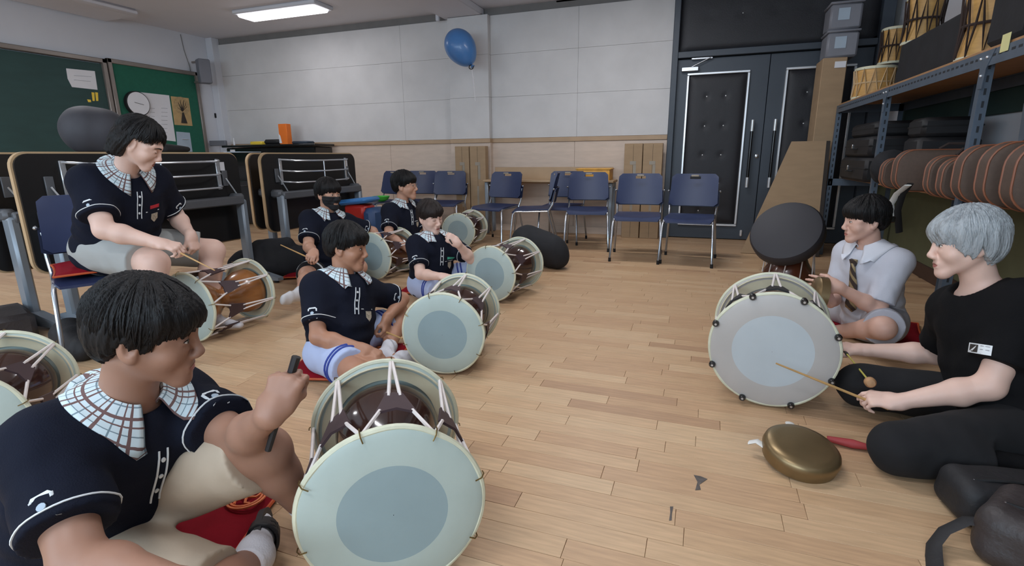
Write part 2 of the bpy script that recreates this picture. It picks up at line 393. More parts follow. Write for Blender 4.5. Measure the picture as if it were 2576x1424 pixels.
MB().box((XW+.02, 3.2, 1.66), (.03, 4.1, 1.36)).build('writing_surface', M['chalk_green'], t)
wall_frame(MB(), 1.1, 5.27, 0.95, 2.41, 0.06, 0.07).build('frame', M['frame_metal'], t)
t = thing('notice_board', 'green felt notice board beside the chalkboard', 'notice board', (XW, 6.0, 0.95))
MB().box((XW+.02, 5.99, 1.68), (.03, 1.36, 1.42)).build('felt_panel', M['cork_green'], t)
wall_frame(MB(), 5.29, 6.69, 0.95, 2.43, 0.06, 0.06).build('frame', M['frame_metal'], t)
def wall_sheet(pts, d=0.004, x=XW+.036):      # four pixel corners put onto the left wall
    P = [onx(px, py, x) for px, py in pts]
    b = MB(); n = len(P); b.add([p+V(d, 0, 0) for p in P]+P, [tuple(range(n))[::-1], tuple(range(n, 2*n))]+[((i+1) % n, i, n+i, n+(i+1) % n) for i in range(n)]); return b, P
def sheet_lines(parent, px, x, m, h=2.0):
    for (ax, ay, bx, by) in px:
        A, B = onx(ax, ay, x), onx(bx, by, x); MB().tube([A, B], 0.005*h/2, 4, flat=0.3).build('text_line', m, parent)
def wall_thing(name, label, cat, pts, m, group=None, lines=(), lm='grey_text', h=2.0):
    b, P = wall_sheet(pts); c = sum(P)/len(P); o = b.build(name, M[m]); rebase(o, c); tag(o, label, cat, group)
    sheet_lines(o, lines, XW+.041, M[lm], h); return o
wall_thing('paper_notice', 'white paper notice taped to the chalkboard', 'paper', [(166, 172), (238, 179), (245, 226), (181, 219), (170, 198)], 'white_paper', lines=[(186, 190, 230, 193), (186, 201, 228, 205)])
for k, (x0, y0, x1, y1) in enumerate(((230, 232, 237, 254), (239, 232, 246, 254), (219, 250, 228, 257))):
    wall_thing('magnet_strip', ['left of two yellow magnet strips on the chalkboard', 'right of two yellow magnet strips on the chalkboard', 'small yellow round magnet on the chalkboard'][k], 'magnet', [(x0, y0), (x1, y0+1), (x1+1, y1), (x0+3, y1)], 'yellow', 'yellow magnets')
MB_l = [(x, y, x+15, y+1) for x in (374, 406) for y in range(272, 348, 10)]
wall_thing('wall_poster', 'tall white printed schedule on the notice board behind the clock', 'poster', [(343, 231), (425, 240), (442, 356), (352, 345)], 'white_paper', lines=MB_l)
o = wall_thing('tree_print', 'brown kraft card with a black tree print', 'poster', [(429, 242), (474, 247), (484, 317), (439, 314)], 'kraft')
b = MB(); A = onx(458, 262, XW+.042); B = onx(461, 288, XW+.042); C_ = onx(464, 310, XW+.042); b.tube([B+(A-B)*.2, B, C_], [.012, .022, .055], 6, flat=0.2)
for ax, ay in ((448, 258), (453, 252), (462, 252), (468, 258), (470, 268), (446, 270)): b.tube([onx(459, 280, XW+.042), onx(ax, ay, XW+.042)], [.012, .004], 4, flat=.3)
b.build('tree_drawing', M['ink'], o)
b = MB(); cc = onx(457, 266, XW+.04); b.lathe(cc, (1, 0, 0), [(0.135, -.001), (0.135, .0015)], 20); mm('tree_wash', (176, 150, 108), 0.8, var=0.2, vscale=30); b.build('tree_crown_wash', M['tree_wash'], o)
wall_thing('photo_card', 'pale blue photo card at the foot of the notice board', 'poster', [(443, 331), (477, 334), (484, 382), (447, 382)], 'pale_blue', lines=[(458, 350, 474, 351)], lm='white_paper', h=8)
t = thing('wall_clock', 'round white wall clock overlapping the printed schedule', 'clock', onx(342, 261, XW+.05))
c = onx(342, 261, XW+.05)
MB().lathe(c, (1, 0, 0), [(0.165, -.012), (0.172, 0), (0.172, .05), (0.16, .055)], 40).build('clock_case', M['black_matte'], t)
f_ = MB().lathe(c, (1, 0, 0), [(0.158, .05), (0.158, .06)], 40).build('clock_face', M['white_paper'], t)
MB().tube([c+V(.063, -.06, .012), c+V(.063, .07, -.012)], 0.003, 5).build('clock_hand', M['ink'], t)
t = thing('wall_speaker', 'small grey box speaker on a bracket in the room corner', 'speaker', (XW+.2, 6.9, 2.3))
c = onx(513, 180, XW+.30)
MB().box(c, (.16, .17, .36), rotz(radians(-25)), ch=0.012).build('speaker_box', M['grey_plastic'], t)
for dz in (-.15, .15): MB().box(c+V(-.12, 0, dz), (.22, .03, .03), ch=.005).build('bracket', M['frame_metal'], t)

# ------------------------------------------------------------------ upright piano in the corner and the things on it
t = thing('upright_piano', 'black upright piano along the back wall behind the folding tables', 'piano', (-6.45, 6.75, 0))
MB().box((-6.45, 6.78, 0.62), (1.78, 0.40, 1.22), ch=.012).build('piano_body', M['black_gloss'], t)
MB().box((-6.45, 6.76, 1.255), (1.86, 0.46, 0.035), ch=.008).build('lid', M['black_gloss'], t)
MB().box((-6.45, 6.47, 0.68), (1.78, 0.26, 0.09), ch=.015).build('key_bed', M['black_gloss'], t)
MB().box((-7.2, 6.575, 1.19), (.1, .006, .03)).build('maker_plate', M['white_paper'], t)
mm('orange_card', (232, 118, 36), 0.6, var=0.06); mm('teal_dark', (50, 60, 72), 0.6, var=0.1)
def on_piano(px, py, w, d, h, name, label, cat, m, ch=.004, rz=0):
    c = ony(px, py, 6.75); o = MB().box((0, 0, h/2), (w, d, h), rotz(rz), ch=ch).build(name, M[m]); o.location = (c[0], 6.75, 1.2745); return tag(o, label, cat)
o = on_piano(719, 350, .16, .10, .31, 'orange_box', 'tall orange cardboard carton standing on the upright piano', 'box', 'orange_card')
MB().add([(-.082, -.055, .02), (-.03, -.055, .02), (-.05, -.055, .13), (-.082, -.055, .17)], [(0, 1, 2, 3)]).build('printed_panel', M['white_paper'], o, world=False)
on_piano(650, 350, .24, .14, .055, 'yellow_case', 'small yellow box lying on the upright piano', 'box', 'yellow', ch=.012)
on_piano(690, 350, .30, .18, .08, 'black_case', 'flat dark case lying beside the orange carton', 'case', 'black_matte', ch=.03)
on_piano(762, 350, .30, .2, .045, 'folded_cloth', 'folded dark blue cloth at the end of the piano', 'cloth', 'teal_dark', ch=.02)
c = ony(588, 352, 6.75); o = MB().lathe((0, 0, 0), (0, 0, 1), [(.016, 0), (.016, .05), (.008, .075), (.008, .12)], 10).build('glue_stick', M['white_paper']); o.location = (c[0], 6.75, 1.2745); tag(o, 'tiny white bottle standing on the upright piano', 'bottle')
o = on_piano(548, 352, .36, .05, .085, 'laptop', 'grey flat screen device at the corner end of the piano', 'device', 'grey_plastic', ch=.01)

# ------------------------------------------------------------------ flip-top tables folded upright
mm('table_black', (20, 19, 20), 0.45, var=0.1); mm('table_edge', (196, 166, 128), 0.5, var=0.06); mm('table_grey', (140, 150, 160), 0.4, 0.3, var=0.06); mm('table_arm', (96, 98, 102), 0.5, 0.2, var=0.06)
mm('rack_wire', (205, 208, 212), 0.25, 0.6, var=0.02)
def flip_table(X, y0, y1, label, far_leg=True, rack=(0.16, 0.86)):
    t = thing('folding_table', label, 'table', (X, (y0+y1)/2, 0), 0, 'flip-top tables folded upright')
    L = y1-y0; z0, z1 = 0.36, 1.115
    # top tilted almost upright; black underside towards the room
    MB().prism(rrect(0.012, z0+.012, L-.012, z1-.012, .08, 6), (X+.001, y0, 0), (0, 1, 0), (0, 0, 1), .013).build('underside', M['table_black'], t)
    MB().prism(rrect(0, z0, L, z1, .09, 6), (X-.027, y0, 0), (0, 1, 0), (0, 0, 1), .0275).build('table_top', M['table_edge'], t)
    MB().box((X+.10, y0+L/2, 0.715), (.10, L*.86, .07), ch=.01).build('cross_beam', M['table_arm'], t)
    for yy in ([y0+.11, y1-.11] if far_leg else [y0+.11]):
        lg = MB().box((X+.10, yy, .39), (.085, .062, .66), ch=.015).build('leg', M['table_grey'], t)
        MB().prism([(-.30, 0), (.34, 0), (.34, .025), (.06, .085), (-.06, .085), (-.30, .025)], (X+.10, yy+.03, 0.022), (1, 0, 0), (0, 0, 1), .062).build('foot', M['table_grey'], lg)
        for dx in (-.25, .29): MB().lathe((X+.10+dx, yy, 0.0), (0, 0, 1), [(.02, 0), (.02, .026)], 10).build('glide', M['black_matte'], lg)
        MB().box((X+.055, yy, .73), (.13, .075, .08), ch=.02).build('hinge_block', M['table_arm'], t)
    for yy in (y0+.17, y1-.17):
        MB().box((X+.02, yy, .90), (.012, .05, .13), ch=.003).build('latch_plate', M['table_arm'], t)
        MB().tube([(X+.03, yy, .9), (X+.06, yy+.04, .80), (X+.07, yy+.07, .74)], .006, 6).build('latch_cable', M['rack_wire'], t)
    ra, rb = y0+L*rack[0], y0+L*rack[1]
    MB().box((X+.02, rb, .935), (.012, .035, .25), ch=.003).build('rack_bracket', M['rack_wire'], t); rk = MB().box((X+.02, ra, .935), (.012, .035, .25), ch=.003).build('rack_bracket', M['rack_wire'], t)
    for z in (1.05, .945, .84):
        MB().tube([(X+.02, ra, z), (X+.07, ra+.02, z-.004), (X+.12, ra+.1, z-.012), (X+.13, (ra+rb)/2, z-.014), (X+.12, rb-.1, z-.010), (X+.07, rb-.02, z-.004), (X+.02, rb, z)], .008, 8).build('rack_bar', M['rack_wire'], rk)
    MB().tube([(X+.131, (ra+rb)/2, 1.036), (X+.131, (ra+rb)/2, .826)], .006, 6).build('rack_bar', M['rack_wire'], rk)
    MB().box((X+.017, y1-.18, 1.0), (.004, .045, .07)).build('label_sticker', M['white_paper'], t)
flip_table(-4.16, 1.86, 3.40, 'black folded flip-top table at the back of the left nest, mostly hidden')
flip_table(-3.86, 1.93, 3.56, 'black folded flip-top table with tan edge right behind the seated girl')
flip_table(-4.16, 3.95, 5.45, 'black folded flip-top table behind the rightmost one, only its near edge showing')
flip_table(-3.88, 3.83, 5.24, 'rightmost black folded flip-top table behind the boy in the mask')
o = MB().box((-3.99, 3.75, 1.119), (.20, .24, .007), ch=.002).build('blue_folder', M['pale_blue']); rebase(o, (-3.99, 3.75, 1.119)); tag(o, 'pale blue folder lying across the folded table tops', 'folder')

# ------------------------------------------------------------------ navy chairs with tubular steel legs
mm('navy_plastic', (46, 56, 88), 0.38, var=0.06, vscale=5); mm('navy_dark', (32, 40, 66), 0.45, var=0.06); mm('tube_steel', (176, 180, 186), 0.22, 0.85, var=0.03); mm('rubber', (24, 24, 26), 0.8, var=0.1)
def curved_plate(w0, w1, z0, z1, y0, lean, bow, th, nx=10, nz=6, r=.04, slot=None):
    vs = []; fs = []
    for side in (0, 1):
        for j in range(nz+1):
            for i in range(nx+1):
                u = i/nx*2-1; v = j/nz; w = w0+(w1-w0)*v; z = z0+(z1-z0)*v
                ed = max(0, abs(u)-.88)/.12; z -= r*.5*ed*ed*(1 if v > .5 else -1)*(abs(v-.5)*2)**4
                x = u*w/2; y = y0+lean*v-bow*(1-u*u)*-1+side*th
                vs.append((x, y, z))
    N = (nx+1)*(nz+1)
    for j in range(nz):
        for i in range(nx):
            if slot and (j == slot[0] and slot[1] <= i < slot[2]):
                a = j*(nx+1)+i
                continue
            a = j*(nx+1)+i; fs.append((a, a+1, a+nx+2, a+nx+1)); fs.append((N+a+1, N+a, N+a+nx+1, N+a+nx+2))
    rim = [i for i in range(nx+1)]+[j*(nx+1)+nx for j in range(1, nz+1)]+[nz*(nx+1)+i for i in range(nx-1, -1, -1)]+[j*(nx+1) for j in range(nz-1, 0, -1)]
    for k in range(len(rim)):
        a, b_ = rim[k], rim[(k+1) % len(rim)]; fs.append((b_, a, N+a, N+b_))
    if slot:
        j, i0, i1 = slot; loop = [j*(nx+1)+i for i in range(i0, i1+1)]+[(j+1)*(nx+1)+i for i in range(i1, i0-1, -1)]
        for k in range(len(loop)):
            a, b_ = loop[k], loop[(k+1) % len(loop)]; fs.append((a, b_, N+b_, N+a))
    return MB().add(vs, fs)
def make_chair(label, loc, rz, group='navy plastic chairs'):
    t = thing('stacking_chair', label, 'chair', loc, rz, group)
    vs = []; fs = []; nx, ny = 12, 10                                  # seat with a rolled front edge
    for s in (0, 1):
        for j in range(ny+1):
            for i in range(nx+1):
                u = i/nx*2-1; v = j/ny; w = .235-.02*v-.03*max(0, (.15-v)/.15)**2
                z = .455-.022*(1-u*u)*sin(pi*min(1, v*1.1))-.03*max(0, (.2-v)/.2)**2+.012*v - s*.014
                vs.append((u*w, -.225+.43*v, z))
    N = (nx+1)*(ny+1)
    for j in range(ny):
        for i in range(nx):
            a = j*(nx+1)+i; fs.append((a, a+1, a+nx+2, a+nx+1)); fs.append((N+a+1, N+a, N+a+nx+1, N+a+nx+2))
    rim = list(range(nx+1))+[j*(nx+1)+nx for j in range(1, ny+1)]+[ny*(nx+1)+i for i in range(nx-1, -1, -1)]+[j*(nx+1) for j in range(ny-1, 0, -1)]
    for k in range(len(rim)):
        a, b_ = rim[k], rim[(k+1) % len(rim)]; fs.append((b_, a, N+a, N+b_))
    MB().add(vs, fs).build('seat', M['navy_plastic'], t, world=False)
    bk = curved_plate(.475, .45, .545, .865, .205, .075, .035, .014, 13, 12, .06, (10, 5, 8)).build('backrest', M['navy_plastic'], t, world=False)
    curved_plate(.50, .49, .535, .70, .232, .04, .035, .016, 12, 4, .03).build('back_shell', M['navy_dark'], bk, world=False)
    for s in (-1, 1):
        lf = MB().tube([(s*.215, -.10, .435), (s*.225, -.185, .43), (s*.232, -.21, .40), (s*.25, -.25, .03)], .011, 8).build('leg', M['tube_steel'], t, world=False)
        lr = MB().tube([(s*.232, .275, .66), (s*.23, .25, .52), (s*.225, .20, .44), (s*.228, .21, .38), (s*.25, .30, .03)], .011, 8).build('leg', M['tube_steel'], t, world=False)
        MB().cyl((s*.25, -.25, 0), (s*.25, -.2495, .04), .014).build('foot_tip', M['rubber'], lf, world=False); MB().cyl((s*.25, .301, 0), (s*.25, .30, .04), .014).build('foot_tip', M['rubber'], lr, world=False)
        MB().tube([(s*.215, -.15, .43), (s*.215, .2, .437)], .010, 8).build('seat_rail', M['tube_steel'], t, world=False)
        MB().ball((s*.252, .262, .69), .012, 8, 6).build('bolt', M['tube_steel'], bk, world=False)
    MB().tube([(-.225, -.19, .425), (0, -.19, .42), (.225, -.19, .425)], .009, 8).build('cross_bar', M['tube_steel'], t, world=False)
    MB().box((0, .262, .846), (.075, .012, .02), ch=.004).build('grip_label', M['cardboard_tape'], bk, world=False)
    return t
CH = [((-0.615, 5.50), 4, 'navy chair left of the pair in front of the leather door'),
      ((-0.10, 5.45), -4, 'navy chair right of the pair in front of the leather door'),
      ((-2.44, 6.08), -12, 'navy chair at the left end of the group beside the tan table'),
      ((-1.90, 5.92), -76, 'navy chair turned sideways in the middle of the back group'),
      ((-1.64, 6.34), 0, 'navy chair half hidden behind the taller one in the back group'),
      ((-1.24, 5.96), 10, 'navy chair at the right end of the back group below the yellow tray'),
      ((-4.36, 6.38), -22, 'navy chair at the left of the far group behind the toy stand'),
      ((-3.83, 6.50), 6, 'navy chair in the middle of the far group behind the glasses boy'),
      ((-3.32, 6.42), 8, 'navy chair right of the far group next to tall cartons')]
for (x, y), a, lab in CH: make_chair(lab, (x, y, 0), radians(a))

# ------------------------------------------------------------------ desk, cartons, tray, toy stand
mm('desk_tan', (176, 148, 116), 0.5, var=0.06, vscale=6, stretch=(1, 6, 1)); mm('tray_yellow', (226, 166, 66), 0.5, var=0.15, vscale=12)
t = thing('side_table', 'tan topped table with grey legs standing behind the navy chairs', 'table', (-2.0, 6.75, 0))
MB().box((-1.95, 6.80, .735), (1.78, .34, .03), ch=.005).build('table_top', M['desk_tan'], t)
MB().box((-1.95, 6.955, .80), (1.66, .02, .22), ch=.004).build('back_panel', M['desk_tan'], t)
for x in (-2.80, -1.10):
    for y in (6.68, 6.92): MB().box((x, y, .365), (.05, .05, .71), ch=.01).build('leg', M['table_grey'], t)
    MB().box((x, 6.80, .69), (.04, .2, .06), ch=.008).build('leg_brace', M['table_grey'], t)
o = MB(); c = ony(1497, 420, 6.79)
o.box((0, 0, .005), (.42, .26, .01)); o.box((0, -.125, .07), (.42, .012, .13), ch=.003); o.box((0, .125, .07), (.42, .012, .13), ch=.003); o.box((-.205, 0, .07), (.012, .24, .13), ch=.003); o.box((.205, 0, .07), (.012, .24, .13), ch=.003)
o.box((0, 0, .138), (.45, .29, .014), ch=.005)
o = o.build('storage_tray', M['tray_yellow']); o.location = (c[0], 6.79, .7505); tag(o, 'yellow plastic tray box on the tan table behind the chairs', 'box')
def carton(label, x, w, d, h, y, lean, grip=True, z0=0.0, top=None):
    t = thing('tall_carton', label, 'carton', (x, y, z0), 0, 'tall flat cartons against the back wall')
    R_ = rotx(-lean); 
    def P(p): return tuple(R_@V(*p)+V(x, y, z0+d*sin(lean)*.5*0))
    MB().box(P((0, 0, h/2)), (w, d, h), R_, ch=.004).build('carton_body', M['cardboard'], t)
    MB().box(P((0, -d/2-.0005, h/2)), (.003, .001, h*.98), R_).build('flap_seam', M['ink'], t)
    if grip:
        MB().box(P((0, -d/2-.001, h*.80)), (.075, .002, .045), R_, ch=.0008).box(P((.022, -d/2-.001, h*.70)), (.035, .002, .19), R_).build('arrow_print', M['cardboard_tape'], t)
        MB().box(P((0, -d/2-.001, h*.42)), (.03, .002, .30), R_).build('side_print', M['cardboard_tape'], t)
carton('tall narrow carton, left one of the two between the far chairs and the pilaster', -3.225, .215, .10, 1.20, 6.86, 0.0)
carton('tall narrow carton, right one of the two between the far chairs and the pilaster', -2.985, .235, .11, 1.20, 6.86, 0.0)
carton('tall narrow carton, left one behind the chair pair by the door', -0.86, .225, .09, 1.20, 6.92, 0.0)
carton('tall narrow carton, right one behind the chair pair by the door', -0.62, .235, .09, 1.20, 6.92, 0.0)
mm('toy_blue', (66, 128, 190), 0.4, var=0.05); mm('toy_red', (186, 44, 34), 0.4, var=0.05); mm('toy_green', (70, 190, 70), 0.4, var=0.05); mm('toy_navy', (44, 74, 116), 0.5, var=0.08)
tb = at(920, 590, 5.75); tx, ty = tb[0], tb[1]
t = thing('toy_stand', 'blue and red plastic toy stand beside the folded tables', 'toy', (tx, ty, 0))
def tl(mb): return mb
MB().box((tx-.05, ty, .60), (.36, .30, .06), roty(radians(-6)), ch=.025).build('top_tray', M['toy_blue'], t)
MB().box((tx-.05, ty, .47), (.26, .24, .19), ch=.03).build('middle_bin', M['toy_red'], t)
MB().box((tx-.06, ty-.08, .40), (.14, .12, .05), ch=.012).build('small_block', M['yellow'], t)
MB().box((tx-.05, ty, .22), (.30, .28, .30), ch=.04).build('lower_bin', M['toy_blue'], t)
MB().box((tx+.12, ty+.02, .27), (.15, .3, .52), ch=.05).build('side_bin', M['toy_navy'], t)
for dx in (-.17, .16):
    for dy in (-.11, .12): MB().cyl((tx-.02+dx, ty+dy, 0), (tx-.02+dx, ty+dy, .12), .03).build('leg', M['toy_blue'], t)
o = MB().lathe((0, 0, 0), (0, 0, 1), [(.05, 0), (.10, .03), (.125, .075), (.115, .075), (.09, .035), (.04, .012)], 24).build('green_bowl', M['toy_green']); c = ony(958, 497, 6.28); o.location = (c[0], 6.28, .455); tag(o, 'bright green plastic bowl on the far left chair seat', 'bowl')

# ------------------------------------------------------------------ balloon
mm('balloon_blue', (72, 122, 180), 0.35, var=0.03, coat=0.2); mm('ribbon', (228, 228, 232), 0.5, var=0.02)
c = ony(1158, 118, 6.55); ax = unit(-CR*.42*-1*-1 + V(0, 0, 1)*.9)
t = thing('balloon', 'blue balloon floating in front of the pale back wall', 'balloon', c)
knot = ony(1186, 163, 6.55); ax = unit(c-knot); prof = []
Rb, Lb = .195, .50
for i in range(25):
    s = i/24; z = s*Lb; r = Rb*math.sqrt(max(0, 1-((s-.56)/(.56 if s < .56 else .44))**2))*(1-.25*max(0, .45-s))
    prof.append((max(r, .006), z))
MB().lathe(knot, ax, prof, 36).build('balloon_skin', M['balloon_blue'], t)
MB().lathe(knot+ax*.012, -ax, [(.006, 0), (.012, .02), (.03, .04), (.028, .045)], 10).build('knot', M['balloon_blue'], t)
MB().tube([knot+V(.0, -.01, -.03)+V(.03*cos(a), 0, .025*sin(a)) for a in np.linspace(0, 2*pi, 12)], .006, 6).build('clip', M['black_matte'], t)
MB().tube([knot+V(0, 0, -.02), knot+V(.02, 0, -.16), knot+V(.035, 0, -.32), knot+V(.045, 0, -.45)], .012, 6, flat=.4).build('ribbon', M['ribbon'], t)
# ------------------------------------------------------------------ steel shelving along the right wall
mm('angle_steel', (92, 104, 118), 0.45, 0.4, var=0.1, vscale=10); mm('slot_dark', (30, 34, 40), 0.7, var=0.05); mm('shelf_wood', (166, 124, 84), 0.6, var=0.1, vscale=4, stretch=(1, 6, 1))
SX0, SX1 = 1.22, 1.78; SZ = 1.52; SY = [0.9, 3.25, 4.74, 6.27]
sh = thing('steel_shelf', 'blue grey slotted steel shelving with wooden boards along the right wall', 'shelf', (1.5, 3.6, 0))
for y in SY:
    for x, s in ((SX0, 1), (SX1, -1)):
        p = MB().box((x+s*.02, y, .76), (.04, .004, 1.52)).box((x, y+.02, .76), (.004, .04, 1.52)).build('post', M['angle_steel'], sh)
        if s > 0 and y > 2:
            sl = MB()
            for k in range(24): sl.box((x+.02, y-.0025, .12+k*.058), (.01, .001, .03))
            sl.build('slots', M['slot_dark'], p)['kind'] = 'stuff'
for z, wood_ in ((SZ, True), (.80, False)):
    for x in ((SX0, SX1) if z == SZ else (SX1,)):
        bm = MB().box((x, (SY[0]+SY[-1])/2, z-.035), (.004, SY[-1]-SY[0], .07)).box((x+(.018 if x == SX0 else -.018), (SY[0]+SY[-1])/2, z-.003), (.036, SY[-1]-SY[0], .004)).build('beam', M['angle_steel'], sh)
        if x == SX0 and z == SZ:
            sl = MB()
            for k in range(70): sl.box((x-.0025, 2.4+k*.055, z-.028), (.001, .03, .011))
            sl.build('slots', M['slot_dark'], bm)['kind'] = 'stuff'
    for y in (SY[0], SY[-1]): MB().box(((SX0+SX1)/2, y, z-.035), (SX1-SX0, .004, .07)).build('beam', M['angle_steel'], sh)
    for k in range(3): MB().box(((SX0+SX1)/2+(0 if wood_ else .06), (SY[k]+SY[k+1])/2, z+.008), (SX1-SX0-.012-(0 if wood_ else .12), SY[k+1]-SY[k]-.006, .014), ch=.002).build('shelf_board', M['shelf_wood'], sh)
for y in SY[1:3]:
    c = (SX0-.003, y, SZ-.05); MB().prism([(-.09, .05), (.09, .05), (.03, -.03), (.02, -.12), (-.02, -.12), (-.03, -.03)], (c[0]-.002, c[1], c[2]), (0, 1, 0), (0, 0, 1), .003).build('gusset_plate', M['angle_steel'], sh)
    for dy, dz in ((-.03, .02), (.03, .02), (0, -.06)): MB().ball((c[0]-.004, y+dy, c[2]+dz), .007, 8, 5).build('bolt', M['steel_white'], sh)
mm('note_yellow', (214, 210, 150), 0.7, var=0.05)
p = onx(2530, 107, SX0-.004); MB().box((SX0-.005, p[1], p[2]), (.002, .07, .075)).build('paper_tag', M['note_yellow'], sh)
mm('grey_panel', (150, 160, 172), 0.5, var=0.04)
o = MB().box((1.79, 3.35, 1.08), (.03, 1.5, .52), roty(radians(-3)), ch=.004).build('grey_board', M['grey_panel']); rebase(o, (1.79, 3.35, .82)); tag(o, 'pale grey flat board leaning at the back of the steel shelf', 'board')
# brown instrument cases with orange piping
mm('case_brown', (86, 70, 60), 0.75, var=0.08, vscale=60, bump=0.2, bscale=400); mm('case_piping', (140, 86, 60), 0.5, var=0.06); mm('case_dark', (58, 46, 42), 0.8, var=0.08)
def case(label, y, x0, z0, w, h, d, tilt=0.0):
    t = thing('instrument_case', label, 'instrument case', (x0, y, z0), 0, 'brown padded instrument cases on the shelf')
    pl = rrect(0, 0, w, h, min(w, h)*.36, 7); R_ = roty(tilt)
    def W(px, pz, dy): q = R_@V(px, 0, pz); return V(x0, y, z0)+q+V(0, dy, 0)
    rings = []
    for dy, s in ((0, .94), (.012, 1.0), (d-.012, 1.0), (d, .94)):
        rings.append([W(w/2+(px-w/2)*s, h/2+(pz-h/2)*s, dy) for px, pz in pl])
    n = len(pl); vs = [p for r in rings for p in r]; fs = [tuple(range(n))[::-1], tuple(range(3*n, 4*n))]
    for k in range(3): fs += [(k*n+i, k*n+(i+1) % n, (k+1)*n+(i+1) % n, (k+1)*n+i) for i in range(n)]
    MB().add(vs, [f[::-1] for f in fs]).build('case_shell', M['case_brown'], t)
    for r in (rings[1], rings[2]): MB().tube(r, .0045, 6, closed=True).build('piping', M['case_piping'], t)
    MB().tube([W(w*.35, h+.004, d/2), W(w*.42, h+.035, d/2), W(w*.58, h+.035, d/2), W(w*.65, h+.004, d/2)], .009, 6).build('handle', M['case_dark'], t)
CASES = [(4.30, .36, .20, .09, 'brown case with orange piping farthest along the shelf, partly hidden by black bags'),
         (3.98, .62, .255, .11, 'large brown case with a broad flat side at the far end of the row'),
         (3.50, .34, .22, .085, 'small brown case right of the broad one, below the shelf post'),
         (3.32, .36, .21, .085, 'small brown case tucked behind two larger ones near the shelf post'),
         (3.08, .62, .27, .11, 'brown case third from the near end of the row'),
         (2.84, .62, .28, .11, 'brown case second from the near end of the row'),
         (2.62, .62, .28, .11, 'brown case nearest the grey haired man')]
for y, w, h, d, lab in CASES: case(lab, y, SX0-.07+(.62-w)*.05, .818, w, h, d)
# black gear between the far posts
mm('black_cloth', (28, 29, 33), 0.85, var=0.25, vscale=7, bump=0.25, bscale=20); mm('black_case', (26, 26, 29), 0.6, var=0.15, vscale=9)
def black_case(label, loc, size, rz=0, handle=True):
    t = thing('black_case', label, 'case', loc, rz); w, d, h = size
    MB().box((0, 0, h/2), size, ch=.025).build('case_shell', M['black_case'], t, world=False)
    MB().box((0, 0, h*.55), (w+.003, d+.003, .012), ch=.003).build('seam', M['black_matte'], t, world=False)
    if handle:
        MB().tube([(-w/2-.004, -.06, h*.42), (-w/2-.03, -.05, h*.42), (-w/2-.03, .05, h*.42), (-w/2-.004, .06, h*.42)], .008, 6).build('handle', M['rubber'], t, world=False)
        MB().box((-w/2-.004, .12, h*.55), (.008, .03, .04), ch=.002).build('latch', M['chrome'], t, world=False)
black_case('black hard case at the bottom of the stack on the far shelf bay', (1.50, 5.55, .817), (.50, .85, .20))
black_case('black hard case in the middle of the stack on the far shelf bay', (1.50, 5.55, 1.019), (.47, .80, .17))
black_case('black flat case on top of the stack on the far shelf bay', (1.51, 5.58, 1.191), (.42, .75, .12), 0, False)
black_case('black upright case between the shelf posts beside the grey board', (1.55, 4.56, .817), (.36, .30, .34))
black_case('black flat case lying on the upright case beside the grey board', (1.55, 4.56, 1.159), (.34, .29, .13), 0, False)
